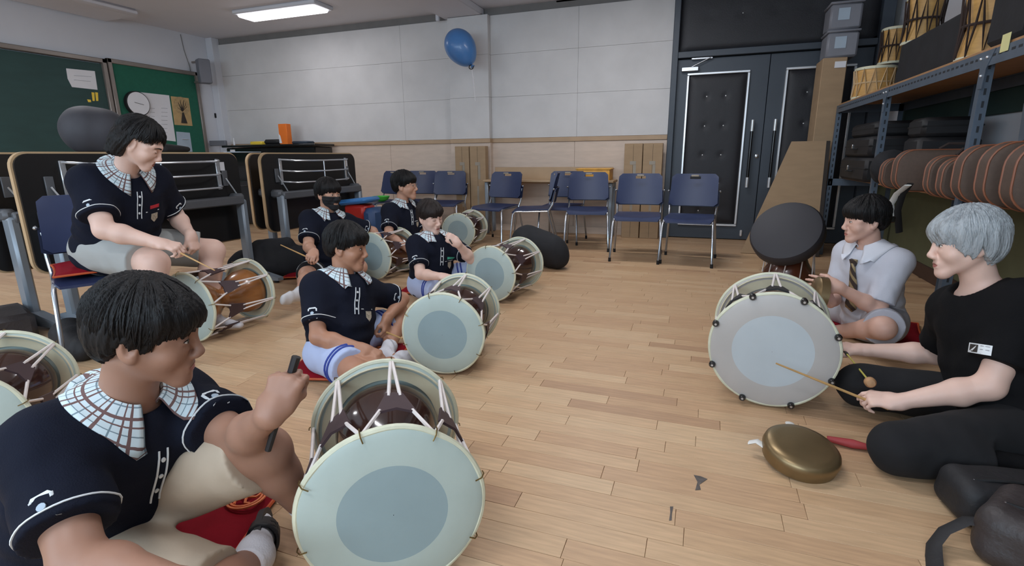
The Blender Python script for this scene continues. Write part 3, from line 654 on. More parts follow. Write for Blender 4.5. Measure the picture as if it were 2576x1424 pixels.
# ------------------------------------------------------------------ implicit surfaces -> one continuous mesh (surface nets)
class Grid:
    def __init__(self, lo, hi, h, fine=()):      # fine: list of (lo, hi, h) boxes in which the grid lines get denser
        self.ax = []
        for a in range(3):
            segs = [(lo[a], hi[a], h)]; pts = [lo[a]]; x = lo[a]
            while x < hi[a]:
                hh = h
                for fl, fh, fs_ in fine:
                    if fl[a]-1e-9 <= x < fh[a]: hh = min(hh, fs_)
                x += hh; pts.append(x)
            self.ax.append(np.array(pts))
        self.D = np.full([len(a) for a in self.ax], 0.08, np.float32)
    def sl(self, lo, hi):
        s = []
        for a in range(3):
            i = max(0, np.searchsorted(self.ax[a], lo[a])-1); j = min(len(self.ax[a]), np.searchsorted(self.ax[a], hi[a])+1)
            s.append(slice(i, max(j, i+1)))
        return tuple(s)
    def pts(self, s):
        return [self.ax[0][s[0]][:, None, None].astype(np.float32), self.ax[1][s[1]][None, :, None].astype(np.float32), self.ax[2][s[2]][None, None, :].astype(np.float32)]
    def comb(self, s, d, k, op):
        A = self.D[s]
        if op == 'u':
            if k > 0:
                h = np.maximum(k-np.abs(A-d), 0); self.D[s] = np.minimum(A, d)-h*h*(0.25/k)
            else: self.D[s] = np.minimum(A, d)
        elif op == 's':
            d = -d
            if k > 0:
                h = np.maximum(k-np.abs(A-d), 0); self.D[s] = np.maximum(A, d)+h*h*(0.25/k)
            else: self.D[s] = np.maximum(A, d)
    def cone(self, a, b, ra, rb, k=0.02, w=None, ws=1.0, op='u', cut=None, fold=None):
        # round cone a-b; w, ws: widen the cross section ws times along w; cut: list of (point, normal) planes that trim it
        a = np.asarray(a, float); b = np.asarray(b, float); m = max(ra, rb)*max(ws, 1)+k+0.012
        s = self.sl(np.minimum(a, b)-m, np.maximum(a, b)+m); X, Y, Z = self.pts(s)
        d = b-a; L2 = max(d@d, 1e-9)
        px, py, pz = X-a[0], Y-a[1], Z-a[2]
        t = np.clip((px*d[0]+py*d[1]+pz*d[2])/L2, 0, 1)
        qx, qy, qz = px-t*d[0], py-t*d[1], pz-t*d[2]
        if w is not None:
            w = unit(w); c = (qx*w[0]+qy*w[1]+qz*w[2]); c = c*(1-1/ws)
            qx = qx-c*w[0]; qy = qy-c*w[1]; qz = qz-c*w[2]
        dist = np.sqrt(qx*qx+qy*qy+qz*qz)-(ra+(rb-ra)*t)
        if fold is not None: dist = dist+fold(X, Y, Z, t)
        if cut:
            for p, n in cut:
                n = unit(n); dist = np.maximum(dist, (X-p[0])*n[0]+(Y-p[1])*n[1]+(Z-p[2])*n[2])
        self.comb(s, dist.astype(np.float32), k, op)
    def ell(self, c, r, R_=None, k=0.02, op='u', cut=None):
        c = np.asarray(c, float); r = np.asarray(r, float); m = max(r)+k+0.012; s = self.sl(c-m, c+m); X, Y, Z = self.pts(s)
        R_ = np.eye(3) if R_ is None else np.asarray(R_)
        px, py, pz = X-c[0], Y-c[1], Z-c[2]
        l = [px*R_[0, i]+py*R_[1, i]+pz*R_[2, i] for i in range(3)]
        k0 = np.sqrt(sum((l[i]/r[i])**2 for i in range(3))); k1 = np.sqrt(sum((l[i]/r[i]**2)**2 for i in range(3)))+1e-6
        dist = k0*(k0-1)/k1
        if cut:
            for p, n in cut:
                n = unit(n); dist = np.maximum(dist, (X-p[0])*n[0]+(Y-p[1])*n[1]+(Z-p[2])*n[2])
        self.comb(s, dist.astype(np.float32), k, op)
    def add(self, fn, lo=None, hi=None):
        s = self.sl(lo if lo is not None else [a[0] for a in self.ax], hi if hi is not None else [a[-1] for a in self.ax])
        self.D[s] = fn(self.D[s], *self.pts(s)).astype(np.float32)
    def sample(self, p):
        i = []; f = []
        for a in range(3):
            A = self.ax[a]; j = int(np.clip(np.searchsorted(A, p[a])-1, 0, len(A)-2)); i.append(j); f.append(min(1, max(0, (p[a]-A[j])/(A[j+1]-A[j]))))
        v = 0.0
        for x in (0, 1):
            for y in (0, 1):
                for z in (0, 1): v += self.D[i[0]+x, i[1]+y, i[2]+z]*(f[0] if x else 1-f[0])*(f[1] if y else 1-f[1])*(f[2] if z else 1-f[2])
        return v
    def hit(self, o, d, far=0.4, step=0.003):       # march from outside until the surface
        o = np.asarray(o, float); d = unit(d); t = 0.0; prev = self.sample(o)
        if prev < 0: return None
        while t < far:
            t += step; v = self.sample(o+d*t)
            if v < 0: return o+d*(t-step*(-v)/(prev-v+1e-9))
            prev = v
        return None
    def polygonize(self):
        D = self.D; I = D < 0
        c = [I[i:i+D.shape[0]-1, j:j+D.shape[1]-1, k:k+D.shape[2]-1] for i in (0, 1) for j in (0, 1) for k in (0, 1)]
        anyi = c[0].copy(); alli = c[0].copy()
        for q in c[1:]: anyi |= q; alli &= q
        act = anyi & ~alli; ii, jj, kk = np.nonzero(act); n = len(ii)
        idx = np.full(act.shape, -1, np.int32); idx[ii, jj, kk] = np.arange(n)
        P = np.zeros((n, 3)); W = np.zeros(n)
        ax = self.ax; corners = [(i, j, k) for i in (0, 1) for j in (0, 1) for k in (0, 1)]
        val = {q: D[ii+q[0], jj+q[1], kk+q[2]].astype(float) for q in corners}
        for q in corners:
            for a in range(3):
                if q[a] == 0:
                    e = list(q); e[a] = 1; e = tuple(e); v0, v1 = val[q], val[e]; m = (v0 < 0) != (v1 < 0)
                    t = np.where(m, v0/(v0-v1+1e-12), 0); base = (ii, jj, kk)
                    for b_ in range(3):
                        A = ax[b_]; x0 = A[base[b_]+q[b_]]
                        if b_ == a: x0 = x0+t*(A[base[b_]+1]-A[base[b_]])
                        P[:, b_] += np.where(m, x0, 0)
                    W += m
        P /= W[:, None]; F = []
        for a in range(3):
            sh = [slice(None)]*3; s0 = list(sh); s1 = list(sh); s0[a] = slice(0, -1); s1[a] = slice(1, None)
            A0, A1 = I[tuple(s0)], I[tuple(s1)]; ch = A0 != A1; b_, d_ = (a+1) % 3, (a+2) % 3
            g = list(np.nonzero(ch)); ok = (g[b_] > 0) & (g[d_] > 0) & (g[b_] < act.shape[b_]) & (g[d_] < act.shape[d_])
            g = [x[ok] for x in g]; inside0 = A0[g[0], g[1], g[2]]
            def cell(db, dd):
                h = list(g); h[b_] = h[b_]+db; h[d_] = h[d_]+dd; return idx[h[0], h[1], h[2]]
            q = np.stack([cell(-1, -1), cell(0, -1), cell(0, 0), cell(-1, 0)], 1)
            q = np.where(inside0[:, None], q, q[:, ::-1]); F.append(q)
        F = np.concatenate(F); F = F[(F >= 0).all(1)]
        return P, F
def np_mesh(name, P, F, mats, smooth=True):
    me = bpy.data.meshes.new(name); me.vertices.add(len(P)); me.vertices.foreach_set('co', np.asarray(P, np.float32).ravel())
    n = F.shape[1]; me.loops.add(len(F)*n); me.loops.foreach_set('vertex_index', F.astype(np.int32).ravel())
    me.polygons.add(len(F)); me.polygons.foreach_set('loop_start', np.arange(0, len(F)*n, n, dtype=np.int32))
    me.update(calc_edges=True); me.validate()
    for m_ in (mats if isinstance(mats, (list, tuple)) else [mats]): me.materials.append(m_)
    me.polygons.foreach_set('use_smooth', np.ones(len(me.polygons), bool)); return me
def sdf_obj(name, G, mats, parent=None):
    P, F = G.polygonize(); me = np_mesh(name, P, F, mats); o = bpy.data.objects.new(name, me); scene.collection.objects.link(o)
    if parent is not None: o.parent = parent; fix_local(o)
    return o
def wobble(X, Y, Z, f, seed=0):
    a, b, c = 1.3+seed, 2.1+seed*1.7, .7+seed*2.3
    return (np.sin(X*f+np.sin(Y*f*.8+a)*1.5+a)+np.sin(Y*f*1.1+np.sin(Z*f*.9+b)*1.5+b)+np.sin(Z*f*.95+np.sin(X*f*1.2+c)*1.5+c))/3
# ------------------------------------------------------------------ hourglass drums
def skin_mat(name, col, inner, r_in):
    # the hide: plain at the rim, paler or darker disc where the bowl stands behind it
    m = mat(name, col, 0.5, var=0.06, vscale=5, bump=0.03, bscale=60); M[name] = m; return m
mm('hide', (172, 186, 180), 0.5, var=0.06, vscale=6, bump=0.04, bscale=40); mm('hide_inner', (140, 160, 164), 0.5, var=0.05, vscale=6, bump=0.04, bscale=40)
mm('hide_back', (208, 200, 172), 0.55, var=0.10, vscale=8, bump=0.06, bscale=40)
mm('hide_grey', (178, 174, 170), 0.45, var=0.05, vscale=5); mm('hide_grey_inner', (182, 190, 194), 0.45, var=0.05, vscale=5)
mm('hoop_hide', (206, 206, 182), 0.5, var=0.10, vscale=14, bump=0.1, bscale=60)
mm('lacquer', (58, 36, 30), 0.16, var=0.25, vscale=3, coat=0.8); mm('lacquer_honey', (150, 96, 50), 0.25, var=0.3, vscale=3, coat=0.6, stretch=(1, 1, 3)); mm('lacquer_stripe', (96, 62, 40), 0.25, var=0.5, vscale=5, coat=0.6); mm('lacquer_red', (92, 50, 32), 0.25, var=0.25, vscale=4, coat=0.6)
mm('cord_white', (224, 216, 212), 0.75, var=0.05, vscale=30, bump=0.1, bscale=200); mm('tab_leather', (66, 48, 52), 0.6, var=0.15, vscale=12); mm('tab_black', (34, 32, 34), 0.6, var=0.1); mm('brass_hook', (120, 100, 60), 0.35, 0.8, var=0.1)
def drum(label, fc, bc, R=.21, body='lacquer', head=('hide', 'hide_inner'), tab='tab_leather', ph=0.0, bolts=False, hooks=True, inner=.62, cordr=.0052):
    fc = np.array(fc, float); bc = np.array(bc, float); L = np.linalg.norm(bc-fc); ax = unit(bc-fc); mid = (fc+bc)/2
    t = thing('hourglass_drum', label, 'drum', (mid[0], mid[1], mid[2]-R), 0, 'hourglass drums on the floor')
    up = V(0, 0, 1)-ax*ax[2]; up = unit(up); sd = np.cross(ax, up)
    def on(a, r, h): return fc+ax*h+(sd*sin(a)+up*cos(a))*r
    prof = []                                                       # two bowls joined at a waist
    for i in range(33):
        s = i/32*2-1; a = abs(s)
        r = R*(.27+.43*math.sin(min(1, max(0, (a-.10)/.78))*pi/2)**.8) if a > .10 else R*.27
        if .90 < a: r *= 1-.06*(a-.9)/.1
        if a < .12: r = R*(.27+.02*cos(a/.12*pi))
        prof.append((r, L/2+s*(L/2-.012)))
    MB().lathe(fc, ax, prof, 40, ref=sd).build('drum_body', M[body], t)
    for h, s, nm in ((0, -1, 'front'), (L, 1, 'rear')):
        c = fc+ax*h; rr = R*.975
        pr = [(.001, s*.006), (rr*inner, s*.005), (rr*inner+.002, s*.005), (rr*.93, s*.002), (rr, -s*.004), (rr+.004, -s*.014), (rr-.006, -s*.026), (rr*.90, -s*.016), (rr*.72, -s*.008)]
        b = MB(); n = 56; vs = []; fs = []; ms = []
        for r_, hh in pr:
            for i in range(n): a = 2*pi*i/n; vs.append(c+ax*hh+(sd*sin(a)+up*cos(a))*r_)
        for k in range(len(pr)-1):
            for i in range(n):
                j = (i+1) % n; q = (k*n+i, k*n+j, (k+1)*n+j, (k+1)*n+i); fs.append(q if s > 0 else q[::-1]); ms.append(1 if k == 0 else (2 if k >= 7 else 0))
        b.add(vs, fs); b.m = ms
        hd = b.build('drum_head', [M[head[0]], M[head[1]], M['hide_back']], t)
        ring = [c+ax*(-s*.012+.0015*sin(9*a+h*7))+(sd*sin(a)+up*cos(a))*(rr+.002+.0012*sin(5*a+1)) for a in np.linspace(0, 2*pi, 73)[:-1]]
        MB().tube(ring, .0085, 8, closed=True).build('hoop', M['hoop_hide'], t)
        ring2 = [c+ax*(-s*.024)+(sd*sin(a)+up*cos(a))*(rr*.955) for a in np.linspace(0, 2*pi, 57)[:-1]]
        MB().tube(ring2, .004, 6, closed=True).build('inner_seam', M['hide_back'], hd)
    N = 8; rf = R*.985
    for i in range(N):
        a = ph+2*pi*i/N; da = pi/N
        rear = on(a, rf, L-.01); f0 = on(a-da, rf, .008); f1 = on(a+da, rf, .008)
        wst = .055/R*.5
        n0, n1 = on(a-.075, R*.925, L*.47), on(a+.075, R*.925, L*.47)
        w0, w1 = on(a-.19, R*.955, L*.27), on(a+.19, R*.955, L*.27)
        MB().tube([rear+sd*0+(n0-n1)*.08, n0], cordr, 6).tube([rear-(n0-n1)*.08, n1], cordr, 6).tube([w0, f0], cordr, 6).tube([w1, f1], cordr, 6).build('cord', M['cord_white'], t)['kind'] = 'stuff'
        nrm = unit(on(a, 1, L*.4)-on(a, 0, L*.4)); th = nrm*.0035
        P = [on(a-.11, R*.925, L*.51), on(a+.11, R*.925, L*.51), on(a+.25, R*.955, L*.245), on(a, R*.975, L*.255), on(a-.25, R*.955, L*.245)]
        vs = [p+th for p in P]+[p-th for p in P]; n = 5
        MB().add(vs, [tuple(range(n)), tuple(range(2*n-1, n-1, -1))]+[(j, n+j, n+(j+1) % n, (j+1) % n) for j in range(n)]).build('leather_tab', M[tab], t)
        if bolts:
            kb = MB().lathe(f0-ax*.018, ax, [(.010, -.006), (.014, 0), (.014, .022), (.008, .03)], 12).build('tension_knob', M['black_gloss'], t)
            MB().lathe(f0-ax*.026, ax, [(.005, 0), (.005, .004)], 8).build('bolt', M['chrome'], kb)
        elif hooks:
            for q, s in ((f0, -1), (rear, 1)):
                o_ = unit(q-(fc+ax*((q-fc)@ax)))
                MB().tube([q+o_*.012-ax*s*.012, q+o_*.013, q+o_*.004+ax*s*.014, q-o_*.012+ax*s*.016], .0018, 5).build('hook', M['brass_hook'], t)
    return t
def floor_drum(label, f, b, R=.21, **k):
    fc = onz(*f, R+.012); bc = onz(*b, R+.012); d = unit(bc-fc); L = k.pop('L', None); back = k.pop('back', False)
    if L and back: fc = bc-d*L
    elif L: bc = fc+d*L
    return drum(label, fc, bc, R, **k)
floor_drum('large hourglass drum in the foreground with dark lacquered body', (990, 1292), (975, 1082), R=.222, L=.44, ph=.12, inner=.60)
floor_drum('hourglass drum in front of the boy in blue striped shorts', (1113, 842), (1168, 775), R=.205, L=.45, ph=.1)
floor_drum('hourglass drum in front of the pale boy, before the black bag on the floor', (1232, 690), (1308, 660), R=.205, L=.50, ph=.25)
floor_drum('honey brown hourglass drum at the seated girl feet', (470, 775), (628, 728), R=.205, L=.47, body='lacquer_honey', ph=.2)
floor_drum('hourglass drum with striped brown body beside the masked boy', (935, 645), (1003, 628), R=.205, L=.40, body='lacquer_stripe', ph=.3)
floor_drum('small looking hourglass drum farthest back beside the cartons', (1152, 582), (1192, 568), R=.205, L=.45, ph=.15)
floor_drum('hourglass drum with black tension knobs before the grey haired man', (1942, 884), (1937, 812), R=.248, L=.42, body='lacquer_red', head=('hide_grey', 'hide_grey_inner'), tab='tab_black', ph=0.0, bolts=True, inner=.64)
floor_drum('dark hourglass drum cut off by the left edge of the picture', (-190, 1150), (38, 957), R=.205, L=.45, ph=.05, back=True)
# ------------------------------------------------------------------ red cushions
mm('cushion_red', (132, 14, 30), 0.85, var=0.12, vscale=12, spec=0.15, bump=0.1, bscale=60); mm('piping_orange', (196, 84, 40), 0.6, var=0.1); mm('embroidery', (220, 120, 70), 0.6, var=0.2, vscale=40)
def cushion(label, c, size, h, rz, emb=None, mater='cushion_red'):
    t = thing('floor_cushion', label, 'cushion', c, rz, 'red floor cushions'); n = 24; vs = []; fs = []
    for s in (1, -1):
        for j in range(n+1):
            for i in range(n+1):
                u, v = i/n*2-1, j/n*2-1; e = (1-abs(u)**2.6)*(1-abs(v)**2.6)
                k = 1-.05*(1-abs(u)**2)*(1 if abs(v) > .99 else 0)
                vs.append((u*size/2*(1-.06*(1-u*u)*0-.05*(1-v*v)*abs(u)**3), v*size/2*(1-.05*(1-u*u)*abs(v)**3), h*.35+(h*.65 if s > 0 else h*.35)*s*max(e, 0)**.45+.003*sin(9*u+7*v)*e))
    N = (n+1)**2
    for j in range(n):
        for i in range(n):
            a = j*(n+1)+i; fs.append((a, a+1, a+n+2, a+n+1)); fs.append((N+a+1, N+a, N+a+n+1, N+a+n+2))
    MB().add(vs, fs).build('cushion_cover', M[mater], t, world=False, ang=80)
    rim = [i for i in range(n+1)]+[j*(n+1)+n for j in range(1, n+1)]+[n*(n+1)+i for i in range(n-1, -1, -1)]+[j*(n+1) for j in range(n-1, 0, -1)]
    MB().tube([vs[i] for i in rim], .006, 6, closed=True).build('piping', M['piping_orange'], t, world=False)
    if emb is not None:
        e = MB()
        for k, r in enumerate((.055, .045)): e.tube([(emb[0]+r*cos(a), emb[1]+r*sin(a), h*1.0+.004) for a in np.linspace(0, 2*pi, 30)[:-1]], .004, 5, closed=True)
        for k in range(5): a = k*1.256; e.tube([(emb[0], emb[1], h+.004), (emb[0]+.03*cos(a), emb[1]+.03*sin(a), h+.004), (emb[0]+.04*cos(a+.4), emb[1]+.04*sin(a+.4), h+.004)], .004, 5)
        e.build('embroidered_emblem', M['embroidery'], t, world=False)['kind'] = 'stuff'
    return t
# ------------------------------------------------------------------ people
SKIN = {'fair': mm('skin_fair', (214, 172, 154), 0.5, var=0.05, vscale=10, sss=0.12), 'mid': mm('skin_mid', (196, 150, 126), 0.5, var=0.05, vscale=10, sss=0.12),
        'tan': mm('skin_tan', (176, 128, 102), 0.5, var=0.05, vscale=10, sss=0.12), 'dark': mm('skin_shaded', (158, 118, 98), 0.5, var=0.05, vscale=10, sss=0.12), 'pale': mm('skin_pale', (222, 186, 170), 0.5, var=0.05, vscale=10, sss=0.12)}  # 'dark': foreground boy's skin, its colour lowered for the shade he sits in
mm('lip', (170, 106, 98), 0.45, var=0.05); mm('eye_white', (214, 208, 202), 0.3, var=0.02); mm('eye_dark', (26, 18, 16), 0.15, var=0.05); mm('brow', (38, 30, 28), 0.8, var=0.1)
mm('hair_black', (17, 16, 17), 0.52, var=0.2, vscale=60, bump=0.4, bscale=240, spec=0.25, stretch=(1, 1, .1)); mm('hair_brownblack', (36, 29, 27), 0.52, var=0.2, vscale=60, bump=0.4, bscale=240, spec=0.25, stretch=(1, 1, .1)); mm('hair_silver', (158, 164, 168), 0.45, var=0.28, vscale=70, bump=0.6, bscale=240, spec=0.4, stretch=(1, 1, .1))
mm('polo_navy', (19, 23, 37), 0.9, var=0.12, vscale=6, bump=0.2, bscale=300, spec=0.2); mm('tee_black', (15, 15, 17), 0.9, var=0.15, vscale=5, bump=0.15, bscale=250, spec=0.2); mm('trousers_black', (18, 18, 21), 0.9, var=0.2, vscale=4, bump=0.25, bscale=14)
mm('polo_grey', (196, 198, 208), 0.85, var=0.05, vscale=6, bump=0.15, bscale=260); mm('shorts_beige', (186, 170, 150), 0.85, var=0.06, vscale=5, bump=0.2, bscale=18); mm('shorts_grey', (164, 166, 164), 0.85, var=0.06, vscale=5, bump=0.15, bscale=30); mm('shorts_blue', (178, 192, 226), 0.8, var=0.05, vscale=5, bump=0.15, bscale=30); mm('shorts_lightgrey', (172, 174, 184), 0.85, var=0.06)
mm('trim_white', (222, 226, 228), 0.7, var=0.03); mm('stripe_blue', (46, 66, 150), 0.7, var=0.05); mm('sock_white', (218, 218, 224), 0.85, var=0.04, vscale=20, bump=0.2, bscale=200); mm('mask_black', (22, 24, 28), 0.8, var=0.1); mm('shoe_white', (206, 206, 208), 0.6, var=0.05); mm('badge_tan', (170, 158, 140), 0.6, var=0.4, vscale=120); mm('tag_red', (186, 40, 54), 0.5, var=0.1); mm('tag_green', (70, 170, 140), 0.5, var=0.05)
mm('collar_plain', (212, 214, 222), 0.8, var=0.03)
def plaid(name, base, l1, l2, k=34.0):
    m = mat(name, base, 0.85, var=0.0); nt = m.node_tree; b = nt.nodes['Principled BSDF']; uv = nt.nodes.new('ShaderNodeUVMap'); sp = nt.nodes.new('ShaderNodeSeparateXYZ'); nt.links.new(uv.outputs[0], sp.inputs[0])
    def mth(op, a, v=None):
        n = nt.nodes.new('ShaderNodeMath'); n.operation = op
        nt.links.new(a, n.inputs[0]) if not isinstance(a, float) else None
        if v is not None: (n.inputs.__getitem__(1).__setattr__('default_value', v) if isinstance(v, float) else nt.links.new(v, n.inputs[1]))
        return n.outputs[0]
    def line(o, kk, off, w): return mth('LESS_THAN', mth('FRACT', mth('ADD', mth('MULTIPLY', o, kk), off)), w)
    a = mth('MAXIMUM', mth('MAXIMUM', line(sp.outputs[0], k, 0.0, .10), line(sp.outputs[0], k, .72, .07)), mth('MAXIMUM', line(sp.outputs[1], k*1.1, 0.1, .10), line(sp.outputs[1], k*1.1, .8, .07)))
    c = mth('MAXIMUM', line(sp.outputs[0], k, .4, .05), line(sp.outputs[1], k*1.1, .45, .05))
    m1 = nt.nodes.new('ShaderNodeMix'); m1.data_type = 'RGBA'; m1.inputs[6].default_value = rgb(*base); m1.inputs[7].default_value = rgb(*l2); nt.links.new(c, m1.inputs[0])
    m2 = nt.nodes.new('ShaderNodeMix'); m2.data_type = 'RGBA'; m2.inputs[7].default_value = rgb(*l1); nt.links.new(a, m2.inputs[0]); nt.links.new(m1.outputs[2], m2.inputs[6])
    nt.links.new(m2.outputs[2], b.inputs['Base Color']); M[name] = m; return m
plaid('collar_plaid', (206, 222, 228), (112, 86, 84), (120, 140, 150), 21.0)

VF = [CR, CF, CU]
def set_view(px, py):                                     # directions of one figure are given as seen by the photographer at that figure
    f = unit(ray(px, py)); r = unit(CR-f*(CR@f)); VF[0], VF[1], VF[2] = r, f, np.cross(r, f)
def cdir(r, t, u): return unit(VF[0]*r - VF[1]*t + VF[2]*u)         # right / towards the viewer / up, as a world direction
def joint(base, spec, L):
    return onz(*spec[:2], spec[3]) if spec[2] == 'z' else reach(base, spec[0], spec[1], L, spec[2] == 'f')
def reach(base, px, py, L, far=False, tol=None):
    v = ray(px, py); o = CAM-base; a = v@v; b = 2*(o@v); c = o@o-L*L; disc = b*b-4*a*c
    t = -b/(2*a) if disc < 0 else (-b+(math.sqrt(disc) if far else -math.sqrt(disc)))/(2*a)
    p = CAM+v*t
    d = np.linalg.norm(p-base)
    if d > L*1.08: p = base+(p-base)*(L*1.08/d)
    return p

def head_prims(G, H, e=0.0, k=1.0, ears=True, jaw=1.0):
    hc, B, s = H                                           # centre, axes (right, forward, up) as columns, scale
    def P(x, y, z): return hc+B@(V(x, y, z)*s)
    def E(x, y, z, r, kk=.02, op='u'): G.ell(P(x, y, z), (np.array(r)+e)*s if op == 'u' else np.array(r)*s, B, kk*s, op)
    def C(a, b, ra, rb, kk=.015, op='u'): G.cone(P(*a), P(*b), (ra+e)*s, (rb+e)*s, kk*s, op=op)
    E(0, -.014, .038, (.0745, .093, .082))                                 # skull
    E(0, .028, -.020, (.062*jaw, .060, .082), .03)                         # face
    for q in (-1, 1):
        C((q*.055*jaw, -.002, -.042), (q*.014, .070, -.100), .018*jaw, .014, .03)   # jaw line
        E(q*.038, .056, -.034, (.028*jaw, .026, .026), .025)               # cheek
        C((q*.058, .048, .006), (q*.030, .078, -.014), .012, .010, .02)    # cheekbone
        C((q*.046, .066, .026), (q*.010, .084, .024), .011, .011, .018)    # brow
        E(q*.0315, .098, .001, (.017, .017, .0115), .014, 's')             # socket
        E(q*.0315, .0755, .000, (.0165, .0135, .0115), .008)               # eyeball under its lid
        E(q*.0105, .1005, -.040, (.0085, .010, .0075), .008)               # nostril wing
        if ears:
            E(q*.0770, -.012, -.008, (.010, .021, .036), .010); E(q*.084, -.006, -.006, (.006, .011, .020), .006, 's'); E(q*.0765, -.004, -.036, (.008, .010, .010), .008)
    C((0, .086, .016), (0, .104, -.026), .0075, .009, .014); E(0, .107, -.033, (.0105, .010, .009), .010)   # nose
    E(0, .075, -.103, (.018*jaw, .017, .016), .03)                         # chin
    E(0, .080, -.066, (.026, .017, .020), .02)                             # mouth mound
    C((-.017, .0905, -.0655), (.017, .0905, -.0655), .0052, .0052, .006); C((-.013, .0905, -.0765), (.013, .0905, -.0765), .0062, .0062, .006)
    C((-.020, .098, -.0708), (.020, .098, -.0708), .0022, .0022, .004, 's')

def hand_prims(G, wrist, d, n, right, s=1.0, curl=(.3, .35, .4, .45), thumb=(.5, .3), spread=.0):
    # wrist, direction to the knuckles, palm normal; curl per finger (rad at each joint); returns palm centre and grip axis
    d = unit(d); n = unit(n-d*(n@d)); x = np.cross(d, n)*(1 if right else -1)     # x points to the thumb side
    W = lambda a, b, c: wrist+(d*a+x*b+n*c)*s
    G.cone(W(-.01, 0, 0), W(.02, 0, 0), .024*s, .020*s, .02, x, 1.25)
    G.cone(W(.02, 0, 0), W(.080, .002, .002), .0165*s, .0135*s, .02, x, 2.35)
    G.cone(W(.015, .018, .006), W(.055, .026, .010), .015*s, .014*s, .015)          # ball of the thumb
    for i in range(4):
        base = W(.086-.005*abs(i-1)-.004*(i == 3), .031-.0205*i, .001); L = (.070, .078, .073, .057)[i]*s; r = (.0092, .0094, .009, .0080)[i]*s
        G.cone(W(.055, .022-.015*i, .0), base, r*1.15, r*1.12, .010)
        a = 0; p = base; sp = spread*(1.5-i)*.12
        for j, fr_ in enumerate((.44, .31, .25)):
            c = curl[i] if not hasattr(curl[i], '__len__') else curl[i][j]
            a += c*(1.0, 1.15, .8)[j] if not hasattr(curl[i], '__len__') else c
            q = p+(unit(d*cos(a)+n*sin(a)+x*sp))*L*fr_; G.cone(p, q, r*(1-.10*j), r*(1-.10*(j+1)), .0035 if j else .006); p = q
    a, b = thumb; t0 = W(.028, .028, .006); t1 = t0+unit(d*.75+x*(.75-a*.6)+n*(.25+a*.5))*.042*s; t2 = t1+unit(d*.85+x*(.25-b*.9)+n*(.2+b*.6))*.032*s
    G.cone(t0, t1, .0135*s, .0115*s, .012); G.cone(t1, t2, .0112*s, .0092*s, .005)
    return W(.075, 0, .028), x

def collar(parent, neck, up, fwd, G, matn='collar_plaid', r0=.060, open_=.36, fall=.056, point=.028, name='collar'):
    # a shirt collar that stands around the neck and folds down onto the shirt G; up is the neck axis
    up = unit(up); fwd = unit(fwd-up*(fwd@up)); sd = np.cross(fwd, up); n = 48; vs = []; uvs = []; last = None
    def drop(e, r, far=.26):
        return G.hit(neck+up*.14+e*r, -up, far, .003)
    for i in range(n+1):
        th = (open_+(2*pi-2*open_)*i/n); e = fwd*cos(th)+sd*sin(th); fr_ = max(0, 1-min(th, 2*pi-th)/1.1); fb_ = fr_*fr_*(3-2*fr_)
        h = drop(e, r0+.012); h0 = ((h-neck)@up) if h is not None else (last if last is not None else 0.0)
        h0 = min(max(h0, -.075), .06); last = h0
        b0 = neck+up*h0
        prof = [b0+e*(r0-.002)-up*.012, b0+e*(r0-.003)+up*.010, b0+e*(r0+.001)+up*.022, b0+e*(r0+.009)+up*.020]
        w = fall+point*fb_
        for q in (.35, .7, 1.0):
            r = r0+.012+w*q; k = drop(e, r, .34); p = k+(up*.6+e*.4)*(.012*(1-q)+.004) if k is not None else b0+e*r-up*.6*w*q
            lim = b0+e*r+up*(.012-.75*w*q)
            if (p-lim)@up < -.03: p = lim
            prof.append(p)
        for j, p in enumerate(prof): vs.append(p); uvs.append((th*r0*1.35, (0, .01, .02, .026, .026+w*.35, .026+w*.7, .026+w)[j]))
    rows = 7; fs = [(i*rows+j, i*rows+j+1, (i+1)*rows+j+1, (i+1)*rows+j) for i in range(n) for j in range(rows-1)]
    mb = MB().add(vs, fs); me = mb.mesh(name, M[matn], 60); uv = me.uv_layers.new(name='UVMap')
    for lp in me.loops: uv.data[lp.index].uv = uvs[lp.vertex_index]
    o = bpy.data.objects.new(name, me); scene.collection.objects.link(o); o.parent = parent; fix_local(o)
    md = o.modifiers.new('thick', 'SOLIDIFY'); md.thickness = .003; md.offset = 0
    return o

